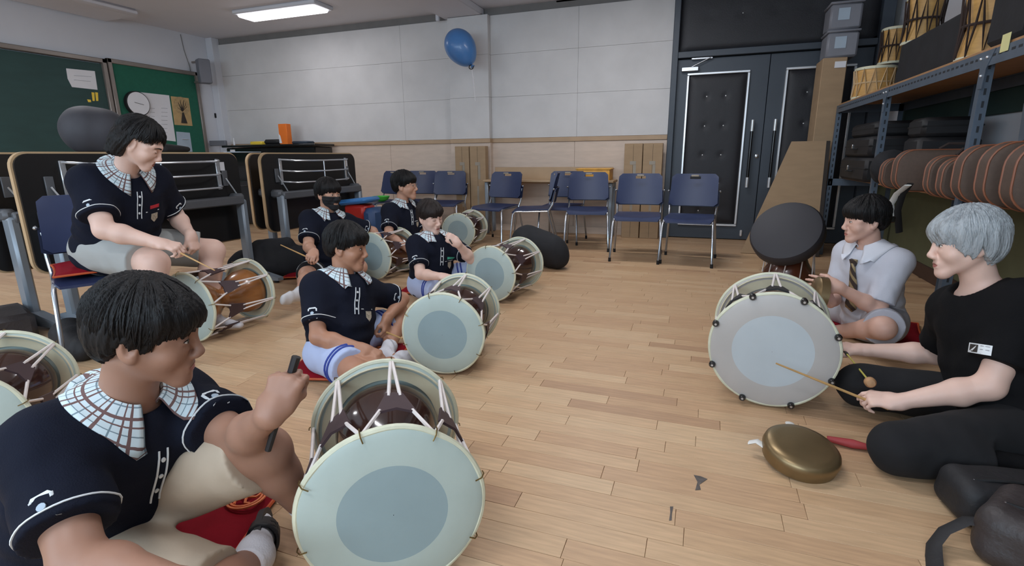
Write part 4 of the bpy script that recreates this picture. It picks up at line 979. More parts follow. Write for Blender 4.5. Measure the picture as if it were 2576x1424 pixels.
def patch(parent, name, G, H, pts_fn, nu, nv, m, lift=.0008, loc=None):
    # a thin piece laid onto the face: pts_fn(u, v) -> (x, z) in head units
    hc, B, s = H; vs = []; good = True
    for j in range(nv+1):
        for i in range(nu+1):
            x, z = pts_fn(i/nu*2-1, j/nv*2-1); o = hc+B@(V(x, .15, z)*s); h = G.hit(o, -B[:, 1], .16, .002)
            if h is None: h = hc+B@(V(x, .05, z)*s)
            vs.append(h+B[:, 1]*lift)
    fs = [(j*(nu+1)+i, j*(nu+1)+i+1, (j+1)*(nu+1)+i+1, (j+1)*(nu+1)+i) for j in range(nv) for i in range(nu)]
    o = MB().add(vs, fs).build(name, m, parent, 80)
    return o, vs
def face(parent, G, H, look='open', hair='brow', mouth=True, gaze=0.0):
    hc, B, s = H
    for q in (-1, 1):
        if look == 'open':
            ey, _ = patch(parent, 'eye', G, H, lambda u, v: (q*.0315+u*.0135, .0005+v*.0044*(1-u*u)**.6+.0012*q*u), 10, 5, M['eye_white'], .0006)
            patch(ey, 'iris', G, H, lambda u, v: (q*.0315+gaze*.005+u*.0050*math.sqrt(max(0, 1-v*v*.6)), .0006+v*.0043), 6, 5, M['eye_dark'], .0011)
            zl = .0046
        else: zl = -.003; ey = parent
        patch(parent, 'eyelash', G, H, lambda u, v: (q*.0315+u*.0150, .0005+zl*(1-u*u)**.6*(1 if look == 'open' else -1)*(1 if look == 'open' else -1)+.0012*q*u+v*.0010), 10, 1, M['eye_dark'], .0013)
        patch(parent, 'eyebrow', G, H, lambda u, v: (q*(.033+u*.0195), .0205+.004*(1-u*u)-.002*u+v*.0033*(1-.35*u)), 10, 2, M[hair], .0012)
    if mouth:
        patch(parent, 'lips', G, H, lambda u, v: (u*.0205, -.0708+v*.0078*(1-abs(u)**2.2)**.8), 12, 6, M['lip'], .0006)

HAIR = {  # angle from the front (rad) -> lowest point of the hair (head units)
    'fringe': [(0, .024), (.5, .022), (.8, .016), (1.05, .004), (1.35, -.012), (1.7, .000), (2.0, -.030), (2.5, -.060), (3.2, -.068)],
    'short': [(0, .040), (.5, .034), (.8, .024), (1.1, .010), (1.35, -.004), (1.7, .010), (2.0, -.024), (2.5, -.055), (3.2, -.062)],
    'curtain': [(0, .034), (.35, .018), (.75, .004), (1.05, -.008), (1.30, -.030), (1.55, -.002), (1.7, .000), (2.0, -.030), (2.5, -.064), (3.2, -.074)],
    'bob': [(0, .072), (.35, .064), (.7, .048), (1.0, .030), (1.25, .028), (1.55, .028), (1.85, -.090), (2.4, -.105), (3.2, -.105)],
    'mop': [(0, .006), (.45, .004), (.8, -.006), (1.1, -.040), (1.35, -.052), (1.6, -.014), (1.85, -.060), (2.4, -.088), (3.2, -.094)],
}
def hair(parent, H, style, m, t=.015, seed=1, h=.0032, locks=260, sideswap=1, name='hair', top=0.0, extra=(), lr_=.0042):
    hc, B, s = H; cp = HAIR[style]; ca = np.array([c[0] for c in cp]); cz = np.array([c[1] for c in cp])
    G = Grid((-.125, -.14, -.135), (.125, .125, .16), h)
    G.ell((0, -.014, .040+top), (.0745+t, .093+t, .082+t+top), None, 0)
    if style in ('bob', 'mop'):
        G.ell((0, -.022, -.010), (.083+t*.7, .082+t*.6, .088), None, .03)
        if style == 'bob': G.cone((-.072, -.030, -.02), (-.066, -.030, -.098), .028, .018, .03); G.cone((.072, -.030, -.02), (.066, -.030, -.098), .028, .018, .03); G.cone((-.05, -.07, -.02), (-.045, -.075, -.095), .04, .03, .04); G.cone((.05, -.07, -.02), (.045, -.075, -.095), .04, .03, .04)
    else: G.ell((0, -.040, -.010), (.072+t*.5, .066+t*.6, .070), None, .03)
    if style in ('curtain', 'mop', 'fringe'): G.ell((0, .030, .055), (.066+t*.7, .060+t, .045), None, .03)
    rg = random.Random(seed); phs = [rg.random()*6 for _ in range(6)]
    def cutf(D, X, Y, Z):
        ph = np.arctan2(X, Y+.01); a = np.abs(ph); zc = np.interp(a, ca, cz)
        zc = zc+.005*np.sin(ph*17+phs[0])+.004*np.sin(ph*29+phs[1])+.0025*np.sin(ph*53+phs[2])
        if style == 'bob': zc = np.where((ph*sideswap > 0) & (a < 1.5), zc+.0, zc)
        az = np.arctan2(X+.004*np.sin(Z*60), Y+.02); gro = .0010*np.sin(az*38+3*np.sin(Z*40+phs[3])+phs[4])+.0009*np.sin(az*71+2*np.sin(Z*55)+phs[5])+.0022*np.sin(az*13+phs[1]+Z*20)
        return np.maximum(D+gro, (zc-Z)*.8)
    G.add(cutf)
    for a_, b_, ra, rb in extra: G.cone(a_, b_, ra, rb, .02)
    P, F = G.polygonize(); P = hc+(P*s)@B.T
    vs = [P]; fs = [F]; off = len(P); W = []
    def surf(ph, el):                                         # point on the cap
        r = V(.0745+t, .093+t, .082+t+top); q = V(sin(ph)*cos(el), cos(ph)*cos(el), sin(el)); return V(0, -.014, .040+top)+r*q
    for i in range(locks):
        ph = rg.uniform(-pi, pi); zc = float(np.interp(abs(ph), ca, cz))-rg.uniform(-.004, .012)
        el0 = rg.uniform(.35, 1.25); el1 = math.asin(max(-.95, min(.95, (zc-.04-top)/(.082+t+top)))); w = rg.uniform(-.18, .18); n = 7; pts = []; lift = rg.uniform(.000, .006)
        for j in range(n):
            u = j/(n-1); p = surf(ph+w*u*u, el0+(el1-el0)*u)
            if p[2] < -.0 and style in ('bob', 'mop'): p = p*V(1.0, 1.0, 1)+V(0, 0, 0); p[0] *= 1+.12*u; p[1] *= (1+.05*u)
            p = p+unit(p)*(lift*sin(pi*u)*.8-.0015); pts.append(p)
        r = [lr_*(1-.1*u)*min(1, .35+u*3)*(1-u**3*.9) for u in np.linspace(0, 1, n)]
        mb = MB().tube(pts, r, 5); q = hc+(np.array(mb.v)*s)@B.T; W.append((q, mb.f))
    me = np_mesh(name, P, F, m); o = bpy.data.objects.new(name, me); scene.collection.objects.link(o); o.parent = parent; fix_local(o)
    lk = MB()
    for q, f in W: lk.add(q, f)
    l = lk.build('hair_strands', m, o); l['kind'] = 'stuff'
    return o

def ring_on(G, c, d, r, n=36, out=.10, lift=.0015):
    s, t, d = MB().frame(d); pts = []
    for i in range(n):
        a = 2*pi*i/n; e = s*cos(a)+t*sin(a); h = G.hit(c+e*out, -e, out, .002); pts.append((h if h is not None else c+e*r)+e*lift)
    return pts
def decal(parent, name, G, c, nrm, ex, ey, poly, m, lift=.002, th=.0015, far=.25):
    # flat piece laid onto a garment: poly in metres along ex, ey around c, projected along -nrm
    nrm = unit(nrm); pts = []
    for a, b_ in poly:
        h = G.hit(c+ex*a+ey*b_+nrm*.12, -nrm, far, .003); pts.append(h if h is not None else None)
    ok = [p for p in pts if p is not None]
    if not ok: return None
    mean = sum(ok)/len(ok); pts = [(p if p is not None else mean)+nrm*lift for p in pts]; n = len(pts); cen = sum(pts)/n+nrm*.0005
    vs = [cen]+pts+[p-nrm*th*2 for p in pts]; fs = [(0, 1+i, 1+(i+1) % n) for i in range(n)]+[(1+(i+1) % n, 1+i, 1+n+i, 1+n+(i+1) % n) for i in range(n)]
    return MB().add(vs, fs).build(name, m, parent, 60)

def decal_rect(parent, name, G, c, nrm, ex, ey, x0, x1, y0, y1, m, lift=.002, n=6, far=.3):
    nrm = unit(nrm); vs = []
    for j in range(n+1):
        for i in range(n+1):
            h = G.hit(c+ex*(x0+(x1-x0)*i/n)+ey*(y0+(y1-y0)*j/n)+nrm*.12, -nrm, far, .003)
            vs.append((h if h is not None else (vs[-1] if vs else c))+nrm*lift)
    return MB().add(vs, [(j*(n+1)+i, j*(n+1)+i+1, (j+1)*(n+1)+i+1, (j+1)*(n+1)+i) for j in range(n) for i in range(n)]).build(name, m, parent, 60)

def person(P):
    S = P.get('S', 1.0); bulk = P.get('bulk', 1.0); near_ = P.get('near', False); hs = P.get('head_scale', 1.06)
    set_view(P['head'][0], P['head'][1])
    UA, FA, TH, SH = .285*S, .25*S, .41*S, .405*S
    pel = onz(*P['pelvis'])                             # pixel and height of the pelvis
    neck = at(*P['neck'])
    spine = unit(neck-pel); chest = cdir(*P['chest']); chest = unit(chest-spine*(chest@spine)); sd = np.cross(chest, spine)   # sd: the person's right
    hipdir = P.get('hip'); hf = cdir(*hipdir) if hipdir else chest; hf = unit(hf-spine*(hf@spine)); hsd = np.cross(hf, V(0, 0, 1)); hsd = unit(hsd)
    F_ = cdir(*P['face']); tilt = P.get('tilt', (0, 0, 0)); up0 = unit(spine*.35+V(0, 0, 1)+cdir(*tilt)*(np.linalg.norm(tilt) if any(tilt) else 0)) if any(tilt) else unit(spine*.35+V(0, 0, 1))
    X_ = unit(np.cross(F_, up0)); U_ = np.cross(X_, F_); B = np.stack([X_, F_, U_], 1)
    hc = at(*P['head'])
    H = (hc, B, hs)
    J = {}; shw = .158*S*P.get('shw', 1.0)
    for q, nm in ((1, 'r'), (-1, 'l')):
        a = P[nm+'arm']; shp = neck-spine*.055*S+sd*q*shw-chest*.01+spine*a.get('lift', 0)
        el = joint(shp, a['elbow'], UA); wr = joint(el, a['wrist'], FA)
        J[nm+'sh'], J[nm+'el'], J[nm+'wr'] = shp, el, wr
        l = P[nm+'leg']; hp = pel+hsd*q*.088*S
        if l is None: J[nm+'hp'] = hp; continue
        kn = joint(hp, l['knee'], TH); kn[2] = max(kn[2], l.get('kz', .075)); 
        an = joint(kn, l['ankle'], SH); an[2] = max(an[2], l.get('az', .05))
        J[nm+'hp'], J[nm+'kn'], J[nm+'an'] = hp, kn, an
    if P.get('debug'):
        for k_, v_ in J.items(): print(P['debug'], k_, np.round(v_, 2), 'px', np.round(proj(v_), 1))
        print(P['debug'], 'lean', np.round([(neck-pel)@CR, -(neck-pel)@CF, (neck-pel)[2], np.linalg.norm(hc-neck)], 2), 'pel', np.round(pel, 2), 'neck', np.round(neck, 2), np.linalg.norm(neck-pel), 'head', np.round(hc, 2))
        for q in 'rl': print(q, 'UA', np.linalg.norm(J[q+'el']-J[q+'sh'])/UA, 'FA', np.linalg.norm(J[q+'wr']-J[q+'el'])/FA, *( ['TH', np.linalg.norm(J[q+'kn']-J[q+'hp'])/TH, 'SH', np.linalg.norm(J[q+'an']-J[q+'kn'])/SH] if q+'kn' in J else []))
    # ---- body
    allp = np.array(list(J.values())+[pel, neck, hc+B@V(0, 0, .13), hc+B@V(0, .12, -.1), hc-B@V(0, .1, 0)])
    lo, hi = allp.min(0)-.17, allp.max(0)+.17
    hh = P.get('h', .0068 if near_ else .0085); fh = .0033 if near_ else .0048
    fine = [(hc-.135, hc+.135, fh)]+[(J[q+'wr']-.11, J[q+'wr']+.11, .0046) for q in 'rl' if near_ and not P[q+'arm'].get('hide')]
    G = Grid(lo, hi, hh, fine)
    def torso(G, e=0.0, k=.05, fold=None):
        b_ = bulk
        tl_ = np.linalg.norm(neck-pel); ch = pel+spine*tl_*.66
        G.cone(J['rhp'], J['lhp'], .095*S*b_+e, .095*S*b_+e, k)
        belly = P.get('belly', 0.0)
        G.cone(pel+spine*.02+hf*belly*.5, ch-spine*.08*S+chest*belly, .098*S*b_+e, .098*S*b_+e, k, sd, 1.32, fold=fold)
        G.cone(ch-spine*.10*S+chest*.005, ch+spine*.06*S+chest*.010, .105*S*b_+e, .098*S*b_+e, k, sd, 1.42, fold=fold)
        for q in 'rl': G.cone(neck-spine*.045*S, J[q+'sh'], .060*S*b_+e*.7, .058*S*b_+e*.8, k)
        G.cone(ch+spine*.05*S, neck-spine*.03*S, .085*S*b_+e, .055*S+e*.5, k, sd, 1.35)
    torso(G)
    G.cone(neck-spine*.03, hc-B[:, 2]*.062*hs-B[:, 1]*.022*hs, .058*S*P.get('neckr', 1), .052*S*P.get('neckr', 1), .03)
    armk = P.get('armr', 1.0)*S
    for q in 'rl':
        s_, e_, w_ = J[q+'sh'], J[q+'el'], J[q+'wr']
        G.cone(s_, s_+(e_-s_)*.5, .052*armk, .047*armk, .03); G.cone(s_+(e_-s_)*.5, e_, .047*armk, .040*armk, .03)
        m_ = e_+(w_-e_)*.32; G.cone(e_, m_, .040*armk, .041*armk, .02); G.cone(m_, w_, .041*armk, .026*S, .02)
        a = P[q+'arm']; hd = unit(w_-e_) if 'dir' not in a else cdir(*a['dir']); n_ = cdir(*a['palm'])
        J[q+'grip'], J[q+'gx'] = hand_prims(G, w_, hd, n_, q == 'r', .98*S*a.get('size', 1.0), a.get('curl', (.5, .55, .6, .65)), a.get('thumb', (.6, .4)), a.get('spread', 0)); J[q+'hd'] = hd; J[q+'hn'] = unit(n_-hd*(n_@hd))
        if q+'kn' not in J: continue
        h_, k_, an = J[q+'hp'], J[q+'kn'], J[q+'an']; lr = P.get('legr', 1.0)*S
        G.cone(h_, k_, .090*lr, .058*lr, .05); c_ = k_+(an-k_)*.30; ld = unit(an-k_); bk = unit((h_-k_)-ld*((h_-k_)@ld)+1e-6)
        G.cone(k_, c_+bk*.012, .054*lr, .052*lr, .03); G.cone(c_+bk*.012, an, .052*lr, .034*lr, .03)
        l = P[q+'leg']; td = cdir(*l['toe']); J[q+'td'] = td; sole = unit(np.cross(td, np.cross(ld, td))); 
        heel = an+ld*.03-td*.035; ball = an+ld*.035+td*.10*S; toe = an+ld*.038+td*.155*S
        J[q+'foot'] = (heel, ball, toe, ld)
        fw = unit(np.cross(td, ld))
        G.cone(an, heel, .034*S, .030*S, .02); G.cone(an+ld*.01, ball, .032*S, .023*S, .03, fw, 1.35); G.cone(ball, toe, .022*S, .016*S, .015, fw, 1.8)
    head_prims(G, H, jaw=P.get('jaw', 1.0))
    body = sdf_obj('person', G, P['skin']); base = V(pel[0], pel[1], 0.0); rebase(body, base); tag(body, P['label'], 'person'); body['group'] = 'musicians'
    del body['group']
    # ---- face and hair
    if P.get('features', True): face(body, G, H, P.get('eyes', 'open'), 'brow', not P.get('mask'), P.get('gaze', 0))
    if P.get('mask'):
        Gm = Grid((-.10, -.02, -.14), (.10, .14, .03), .0035); head_prims(Gm, (np.zeros(3), np.eye(3), 1.0), e=.006, ears=False)
        Gm.add(lambda D, X, Y, Z: np.maximum(np.maximum(D-.001*np.sin(Z*260), Z+.012+.10*np.maximum(0, .05-Y)), .012+.0*X-Y))
        Pm, Fm = Gm.polygonize(); Pm = hc+(Pm*hs)@B.T; me = np_mesh('face_mask', Pm, Fm, M['mask_black']); o = bpy.data.objects.new('face_mask', me); scene.collection.objects.link(o); o.parent = body; fix_local(o)
        for q in (-1, 1): MB().tube([hc+B@(V(q*.060, .02, -.02)*hs), hc+B@(V(q*.080, -.01, .008)*hs), hc+B@(V(q*.086, -.03, -.005)*hs)], .0016, 5).build('ear_loop', M['mask_black'], o)
    if P.get('glasses'):
        g = MB().tube([hc+B@(V(-.006, .104, .004)*hs), hc+B@(V(0, .106, .007)*hs), hc+B@(V(.006, .104, .004)*hs)], .0016, 5).build('glasses', M['frame_metal'], body)
        for q in (-1, 1):
            MB().tube([hc+B@(V(q*.032+.026*cos(a), .104-.010*abs(cos(a))*(1 if cos(a)*q > 0 else 0), .002+.019*sin(a))*hs) for a in np.linspace(0, 2*pi, 24)[:-1]], .0016, 5, closed=True).build('lens_rim', M['frame_metal'], g)
            MB().tube([hc+B@(V(q*.058, .092, .008)*hs), hc+B@(V(q*.080, .0, .010)*hs)], .0016, 5).build('temple', M['frame_metal'], g)
    st = P['hair']; hair(body, H, st[0], M[st[1]], **(st[2] if len(st) > 2 else {}), h=.0037 if near_ else .0055)
    # ---- shirt
    sl = P.get('sleeve', .74); e = P.get('ease', .020); top = P['shirt']; seed = P.get('seed', 0)
    slo = np.minimum(np.minimum(pel, neck), np.minimum(np.minimum(J['rsh'], J['lsh']), np.minimum(J['rel'], J['lel'])))-.26; shi = np.maximum(np.maximum(pel, neck), np.maximum(np.maximum(J['rsh'], J['lsh']), np.maximum(J['rel'], J['lel'])))+.24
    T = Grid(slo, shi, P.get('hs', .0075 if near_ else .009))
    def along(X, Y, Z): return (X-pel[0])*spine[0]+(Y-pel[1])*spine[1]+(Z-pel[2])*spine[2]
    fold = (lambda X, Y, Z, t: .0055*np.sin(along(X, Y, Z)*78+2.6*wobble(X, Y, Z, 9, seed))*np.clip(1-along(X, Y, Z)/.30, 0, 1)+.0065*wobble(X, Y, Z, 22, seed)+.0035*wobble(X, Y, Z, 52, seed+1))
    torso(T, e, .06, fold)
    T.cone(pel-spine*.03+hf*.02, pel+spine*.12+hf*.02, .115*S*bulk+e*.6, .105*S*bulk+e, .05, hsd, 1.35, fold=fold)
    sle = {}
    for q in 'rl':
        s_, e_ = J[q+'sh'], J[q+'el']; d = unit(e_-s_); end = s_+d*UA*sl; a = P[q+'arm']
        fl = (lambda X, Y, Z, t: .0055*wobble(X, Y, Z, 30, seed+2)*(.4+t)+.0028*wobble(X, Y, Z, 66, seed))
        T.cone(s_, s_+d*UA*(sl+.12), (.058*bulk+e*.75)*S, (.060*P.get('armr', 1)+e*.85)*S, .045, cut=[(end, d)], fold=fl); sle[q] = (end, d)
    nk = P.get('neckhole', .060); tiltf = P.get('neckfwd', .10)
    nax = unit(hc-B[:, 2]*.062*hs-B[:, 1]*.022*hs-neck); nax = unit(nax+chest*tiltf); T.cone(neck+nax*-.012, neck+nax*.16, nk, nk+.02, .012, op='s')
    if P.get('vneck', 0): T.cone(neck+chest*.06-spine*.02, neck+chest*.16+spine*.03, .03, .06, .02, op='s')
    hem = P.get('hem', .085); T.add(lambda D, X, Y, Z: np.maximum(D, -((X-pel[0])*spine[0]+(Y-pel[1])*spine[1]+(Z-pel[2])*spine[2])-hem-.008*wobble(X, Y, Z, 18, seed)))
    if P.get('floorcut', True): T.add(lambda D, X, Y, Z: np.maximum(D, .012-Z))
    shirt = sdf_obj('shirt', T, M[top], body)
    P['_'] = dict(J=J, G=G, T=T, H=H, spine=spine, chest=chest, sd=sd, neck=neck, pel=pel, body=body, shirt=shirt, sle=sle, nax=nax, S=S)
    if P.get('polo'):
        collar(body, neck, nax, chest, T, P['polo'], r0=nk)
        for q in 'rl':                                                            # white piping and button tab on the sleeves
            end, d = sle[q]; c = end-d*.018; pts = ring_on(T, c, d, .07*S)
            if P['polo'] == 'collar_plaid':
                tr = MB().tube(pts, .0022, 5, closed=True).build('sleeve_trim', M['trim_white'], shirt)
                out = unit(unit(CAM-c)*1.0+sd*(.45 if q == 'r' else -.45)); out = unit(out-d*(out@d)); ex = np.cross(out, d)
                for k_, sgn in enumerate((-1, 1)): decal(shirt, 'sleeve_tab', T, c-d*.010+ex*.018*sgn, out, ex, -d, [(-.003, -.028), (.003, -.028), (.003, .022), (-.003, .022)], M['trim_white'], .002, far=.18)
                decal(shirt, 'sleeve_tab', T, c-d*.034, out, ex, -d, [(-.02, -.003), (.02, -.003), (.014, .004), (-.014, .004)], M['trim_white'], .002, far=.18)
                decal(shirt, 'sleeve_button', T, c-d*.008, out, ex, -d, [(.008*cos(a), .008*sin(a)) for a in np.linspace(0, 2*pi, 11)[:-1]], M['pale_blue'], .004, far=.18)
        if P['polo'] == 'collar_plaid':
            for sgn in (-1, 1):
                pts = []
                for k_ in range(10):
                    h = T.hit(neck-spine*(.035+.016*k_)*S+sd*sgn*.011+chest*.34, -chest, .36, .003)
                    if h is not None: pts.append(h+chest*.002)
                if len(pts) > 2: MB().tube(pts, .0024, 5).build('placket_piping', M['trim_white'], shirt)
            for k_ in range(3): decal(shirt, 'button', T, neck-spine*(.06+.045*k_)*S+chest*.2, chest, sd, spine, [(.0055*cos(a), .0055*sin(a)) for a in np.linspace(0, 2*pi, 9)[:-1]], M['trim_white'], .003, far=.4)
            decal(shirt, 'crest_badge', T, neck-spine*.185*S-sd*.085*S+chest*.2, chest, sd, spine, [(-.02, .022), (.02, .022), (.02, -.008), (0, -.028), (-.02, -.008)], M['badge_tan'], .003, far=.4)
            decal(shirt, 'pocket_trim', T, neck-spine*.150*S-sd*.075*S+chest*.2, chest, sd, spine, [(-.04, .002), (.04, .002), (.04, -.002), (-.04, -.002)], M['trim_white'], .002, far=.4)
            if P.get('tagm'): decal(shirt, 'name_tag', T, neck-spine*.125*S-sd*.085*S+chest*.2, chest, sd, spine, [(-.028, .009), (.028, .009), (.028, -.009), (-.028, -.009)], M[P['tagm']], .003, far=.4)
    # ---- shorts or trousers
    lg = P.get('shorts')
    if lg:
        mname, frac, ez = lg; pts = [J[k_] for k_ in J if k_[1:] in ('hp', 'kn', 'an')]; pts = np.array(pts)
        Q = Grid(pts.min(0)-.18, pts.max(0)+.18, .007 if near_ else .009)
        fl = (lambda X, Y, Z, t: .005*wobble(X, Y, Z, 20, seed+4)+.003*wobble(X, Y, Z, 48, seed+5))
        Q.cone(J['rhp'], J['lhp'], .100*S*bulk+ez, .100*S*bulk+ez, .05, fold=fl); Q.cone(pel, pel+spine*.10, .100*S*bulk+ez*.6, .095*S*bulk+ez*.5, .05, hsd, 1.3)
        for q in 'rl':
            if q+'kn' not in J: continue
            h_, k_, an = J[q+'hp'], J[q+'kn'], J[q+'an']; d = unit(k_-h_); lr = P.get('legr', 1.0)*S
            if frac <= 1.0:
                end = h_+(k_-h_)*frac; Q.cone(h_, k_, .094*lr+ez, (.074 if frac < .97 else .066)*lr+ez*1.25, .05, cut=[(end, d)], fold=fl)
            else:
                Q.cone(h_, k_, .094*lr+ez, .064*lr+ez, .05, fold=fl); f2 = min(1.0, frac-1.0); end = k_+(an-k_)*f2
                Q.cone(k_, an, .062*lr+ez, .045*lr+ez*1.3, .04, cut=[(end, unit(an-k_))], fold=fl)
        Q.add(lambda D, X, Y, Z: np.maximum(D, .006-Z))
        o = sdf_obj('shorts' if frac <= 1.0 else 'trousers', Q, M[mname], body); P['_']['Q'] = Q
        if P.get('stripes'):
            for q in 'rl':
                if q+'kn' not in J: continue
                h_, k_ = J[q+'hp'], J[q+'kn']; d = unit(k_-h_)
                for f_ in P.get('stripe_at', (.66, .72)):
                    pts = ring_on(Q, h_+(k_-h_)*f_, d, .1*S, 30, .16, .001); MB().tube(pts, .006 if P['stripes'] == 'stripe_blue' else .005, 5, closed=True, flat=1).build('side_stripe', M[P['stripes']], o)
    # ---- socks
    for q in 'rl':
        if q+'kn' in J and P.get('socks'):
            heel, ball, toe, ld = J[q+'foot']; an, k_ = J[q+'an'], J[q+'kn']; fw = unit(np.cross(J[q+'td'], ld)); td = J[q+'td']
            pp = np.array([heel, ball, toe, an]); up_ = an+(k_-an)*P.get('sockh', .26)
            K = Grid(np.minimum(pp.min(0), up_)-.07, np.maximum(pp.max(0), up_)+.07, .005 if near_ else .007); e2 = .005
            K.cone(up_, an, .042*S+e2*.5, .036*S+e2, .02, cut=[(up_, unit(k_-an))]); K.cone(an, heel, .034*S+e2, .030*S+e2, .02); K.cone(an+ld*.01, ball, .032*S+e2, .023*S+e2, .03, fw, 1.35); K.cone(ball, toe, .022*S+e2, .016*S+e2, .015, fw, 1.8)
            sdf_obj('sock', K, M[P['socks']], body)
    return P
# ------------------------------------------------------------------ the cast
DBG = globals().get('DEBUG_POSE', False)
def dbg(n): return n if DBG else None
GRIP = (.75, .8, .85, .9); FIST = (1.0, 1.05, 1.1, 1.1); REST = (.35, .4, .45, .5)
CAST = {}
CAST['girl'] = person(dict(debug=dbg('girl'), label='girl with black bob hair sitting on a chair, looking down, grey shorts', skin=SKIN['pale'], S=1.0, bulk=1.18, near=True, seed=1, head_scale=1.0, jaw=1.08, armr=1.15, legr=1.2,
    pelvis=(285, 622, .58), neck=(316, 436, 2.74), chest=(.50, .86, -.1), hip=(.75, .66, 0), head=(352, 358, 2.62), face=(.80, .20, -.56), tilt=(.18, .10, 0),
    rarm=dict(elbow=(262, 578, 'n'), wrist=(400, 612, 'n'), palm=(.1, -.3, -.9), dir=(.85, .35, -.28), curl=GRIP, thumb=(.7, .5)),
    larm=dict(elbow=(440, 540, 'f'), wrist=(480, 592, 'n'), palm=(-.35, -.2, -.85), dir=(.15, .3, -.9), curl=FIST, thumb=(.8, .6)),
    rleg=dict(knee=(388, 662, 'n'), ankle=(405, 862, 'n'), toe=(.6, .75, -.1)), lleg=dict(knee=(548, 632, 'f'), ankle=(535, 800, 'n'), toe=(.9, .4, -.1)),
    hair=('bob', 'hair_black', dict(t=.014, extra=[((-.070, .045, .045), (-.066, .060, -.085), .020, .016), ((-.060, .070, .05), (-.066, .078, -.05), .016, .012)])), eyes='down', shirt='polo_navy', polo='collar_plaid', shorts=('shorts_grey', .84, .012), socks='sock_white', tagm='tag_red', hem=.07, belly=.035))
CAST['front'] = person(dict(debug=dbg('front'), label='boy in the foreground seen in profile, plaid collar, beige shorts, fist raised', skin=SKIN['dark'], S=.97, bulk=1.18, near=True, seed=2, head_scale=1.0, armr=1.15, legr=1.0, neckr=1.1,
    pelvis=(205, 1330, .13), neck=(322, 1022, 1.24), chest=(.62, .78, 0), hip=(.9, .45, 0), head=(372, 836, 1.17), face=(.95, .26, -.12), tilt=(.1, 0, 0),
    rarm=dict(elbow=(200, 1415, 'n'), wrist=(470, 1475, 'n'), palm=(0, -.2, -1), curl=GRIP, hide=True),
    larm=dict(elbow=(606, 1108, 'n'), wrist=(682, 1040, 'n'), palm=(.5, -.6, .3), dir=(.35, .1, .93), curl=FIST, thumb=(.9, .9)),
    rleg=dict(knee=(560, 1500, 'z', .10), ankle=(640, 1400, 'z', .07), toe=(.25, -.95, .05), az=.06), lleg=dict(knee=(672, 1135, 'z', .34), ankle=(790, 1300, 'z', .08), toe=(.9, .1, -.35)),
    hair=('curtain', 'hair_black', dict(t=.018, seed=5, locks=700, lr_=.0030)), shirt='polo_navy', polo='collar_plaid', shorts=('shorts_beige', .93, .016), socks='sock_white', hem=.05, belly=.03, gaze=.2, eyes='open'))
CAST['mid'] = person(dict(debug=dbg('mid'), label='boy in navy polo and light blue striped shorts sitting on a red cushion', skin=SKIN['tan'], S=.92, near=True, seed=3, head_scale=.96,
    pelvis=(850, 872, .12), neck=(868, 704, 2.66), chest=(.54, .84, 0), hip=(.85, .5, 0), head=(872, 620, 2.62), face=(.93, .32, -.14),
    rarm=dict(elbow=(800, 848, 'n'), wrist=(915, 878, 'n'), palm=(.1, -.2, -.95), dir=(.9, .2, -.35), curl=GRIP, thumb=(.6, .4)),
    larm=dict(elbow=(1012, 752, 'f'), wrist=(974, 800, 'n'), palm=(-.7, -.2, -.4), dir=(-.1, .3, -.92), curl=GRIP, thumb=(.7, .5)),
    rleg=dict(knee=(905, 945, 'n'), ankle=(1010, 912, 'f'), toe=(.85, -.4, .1)), lleg=dict(knee=(1012, 800, 'f'), ankle=(970, 895, 'n'), toe=(.75, .35, -.3)),
    hair=('fringe', 'hair_black', dict(t=.018, seed=7)), shirt='polo_navy', polo='collar_plaid', shorts=('shorts_blue', .72, .016), stripes='stripe_blue', stripe_at=(.56, .62), socks='sock_white', hem=.10))
CAST['pale'] = person(dict(debug=dbg('pale'), label='pale boy in navy polo with a green name tag holding his hand near his chest', skin=SKIN['pale'], S=.92, seed=4, head_scale=.97,
    pelvis=(1080, 708, .12), neck=(1094, 600, 3.90), chest=(.50, .86, 0), hip=(.8, .6, 0), head=(1082, 544, 3.84), face=(.62, .68, -.30), tilt=(-.22, 0, 0),
    rarm=dict(elbow=(1058, 690, 'n'), wrist=(1112, 696, 'n'), palm=(.2, -.2, -.9), curl=GRIP),
    larm=dict(elbow=(1186, 652, 'n'), wrist=(1150, 612, 'n'), palm=(-.4, -.8, .2), dir=(-.75, .1, .5), curl=FIST, thumb=(.9, .8)),
    rleg=dict(knee=(1120, 742, 'n'), ankle=(1190, 735, 'f'), toe=(.9, -.2, 0)), lleg=dict(knee=(1215, 680, 'f'), ankle=(1165, 712, 'z', .06), toe=(.8, .3, -.2)),
    hair=('fringe', 'hair_brownblack', dict(t=.014, seed=8)), eyes='down', shirt='polo_navy', polo='collar_plaid', shorts=('shorts_blue', .75, .016), stripes='stripe_blue', stripe_at=(.5, .57), socks='sock_white', tagm='tag_green'))
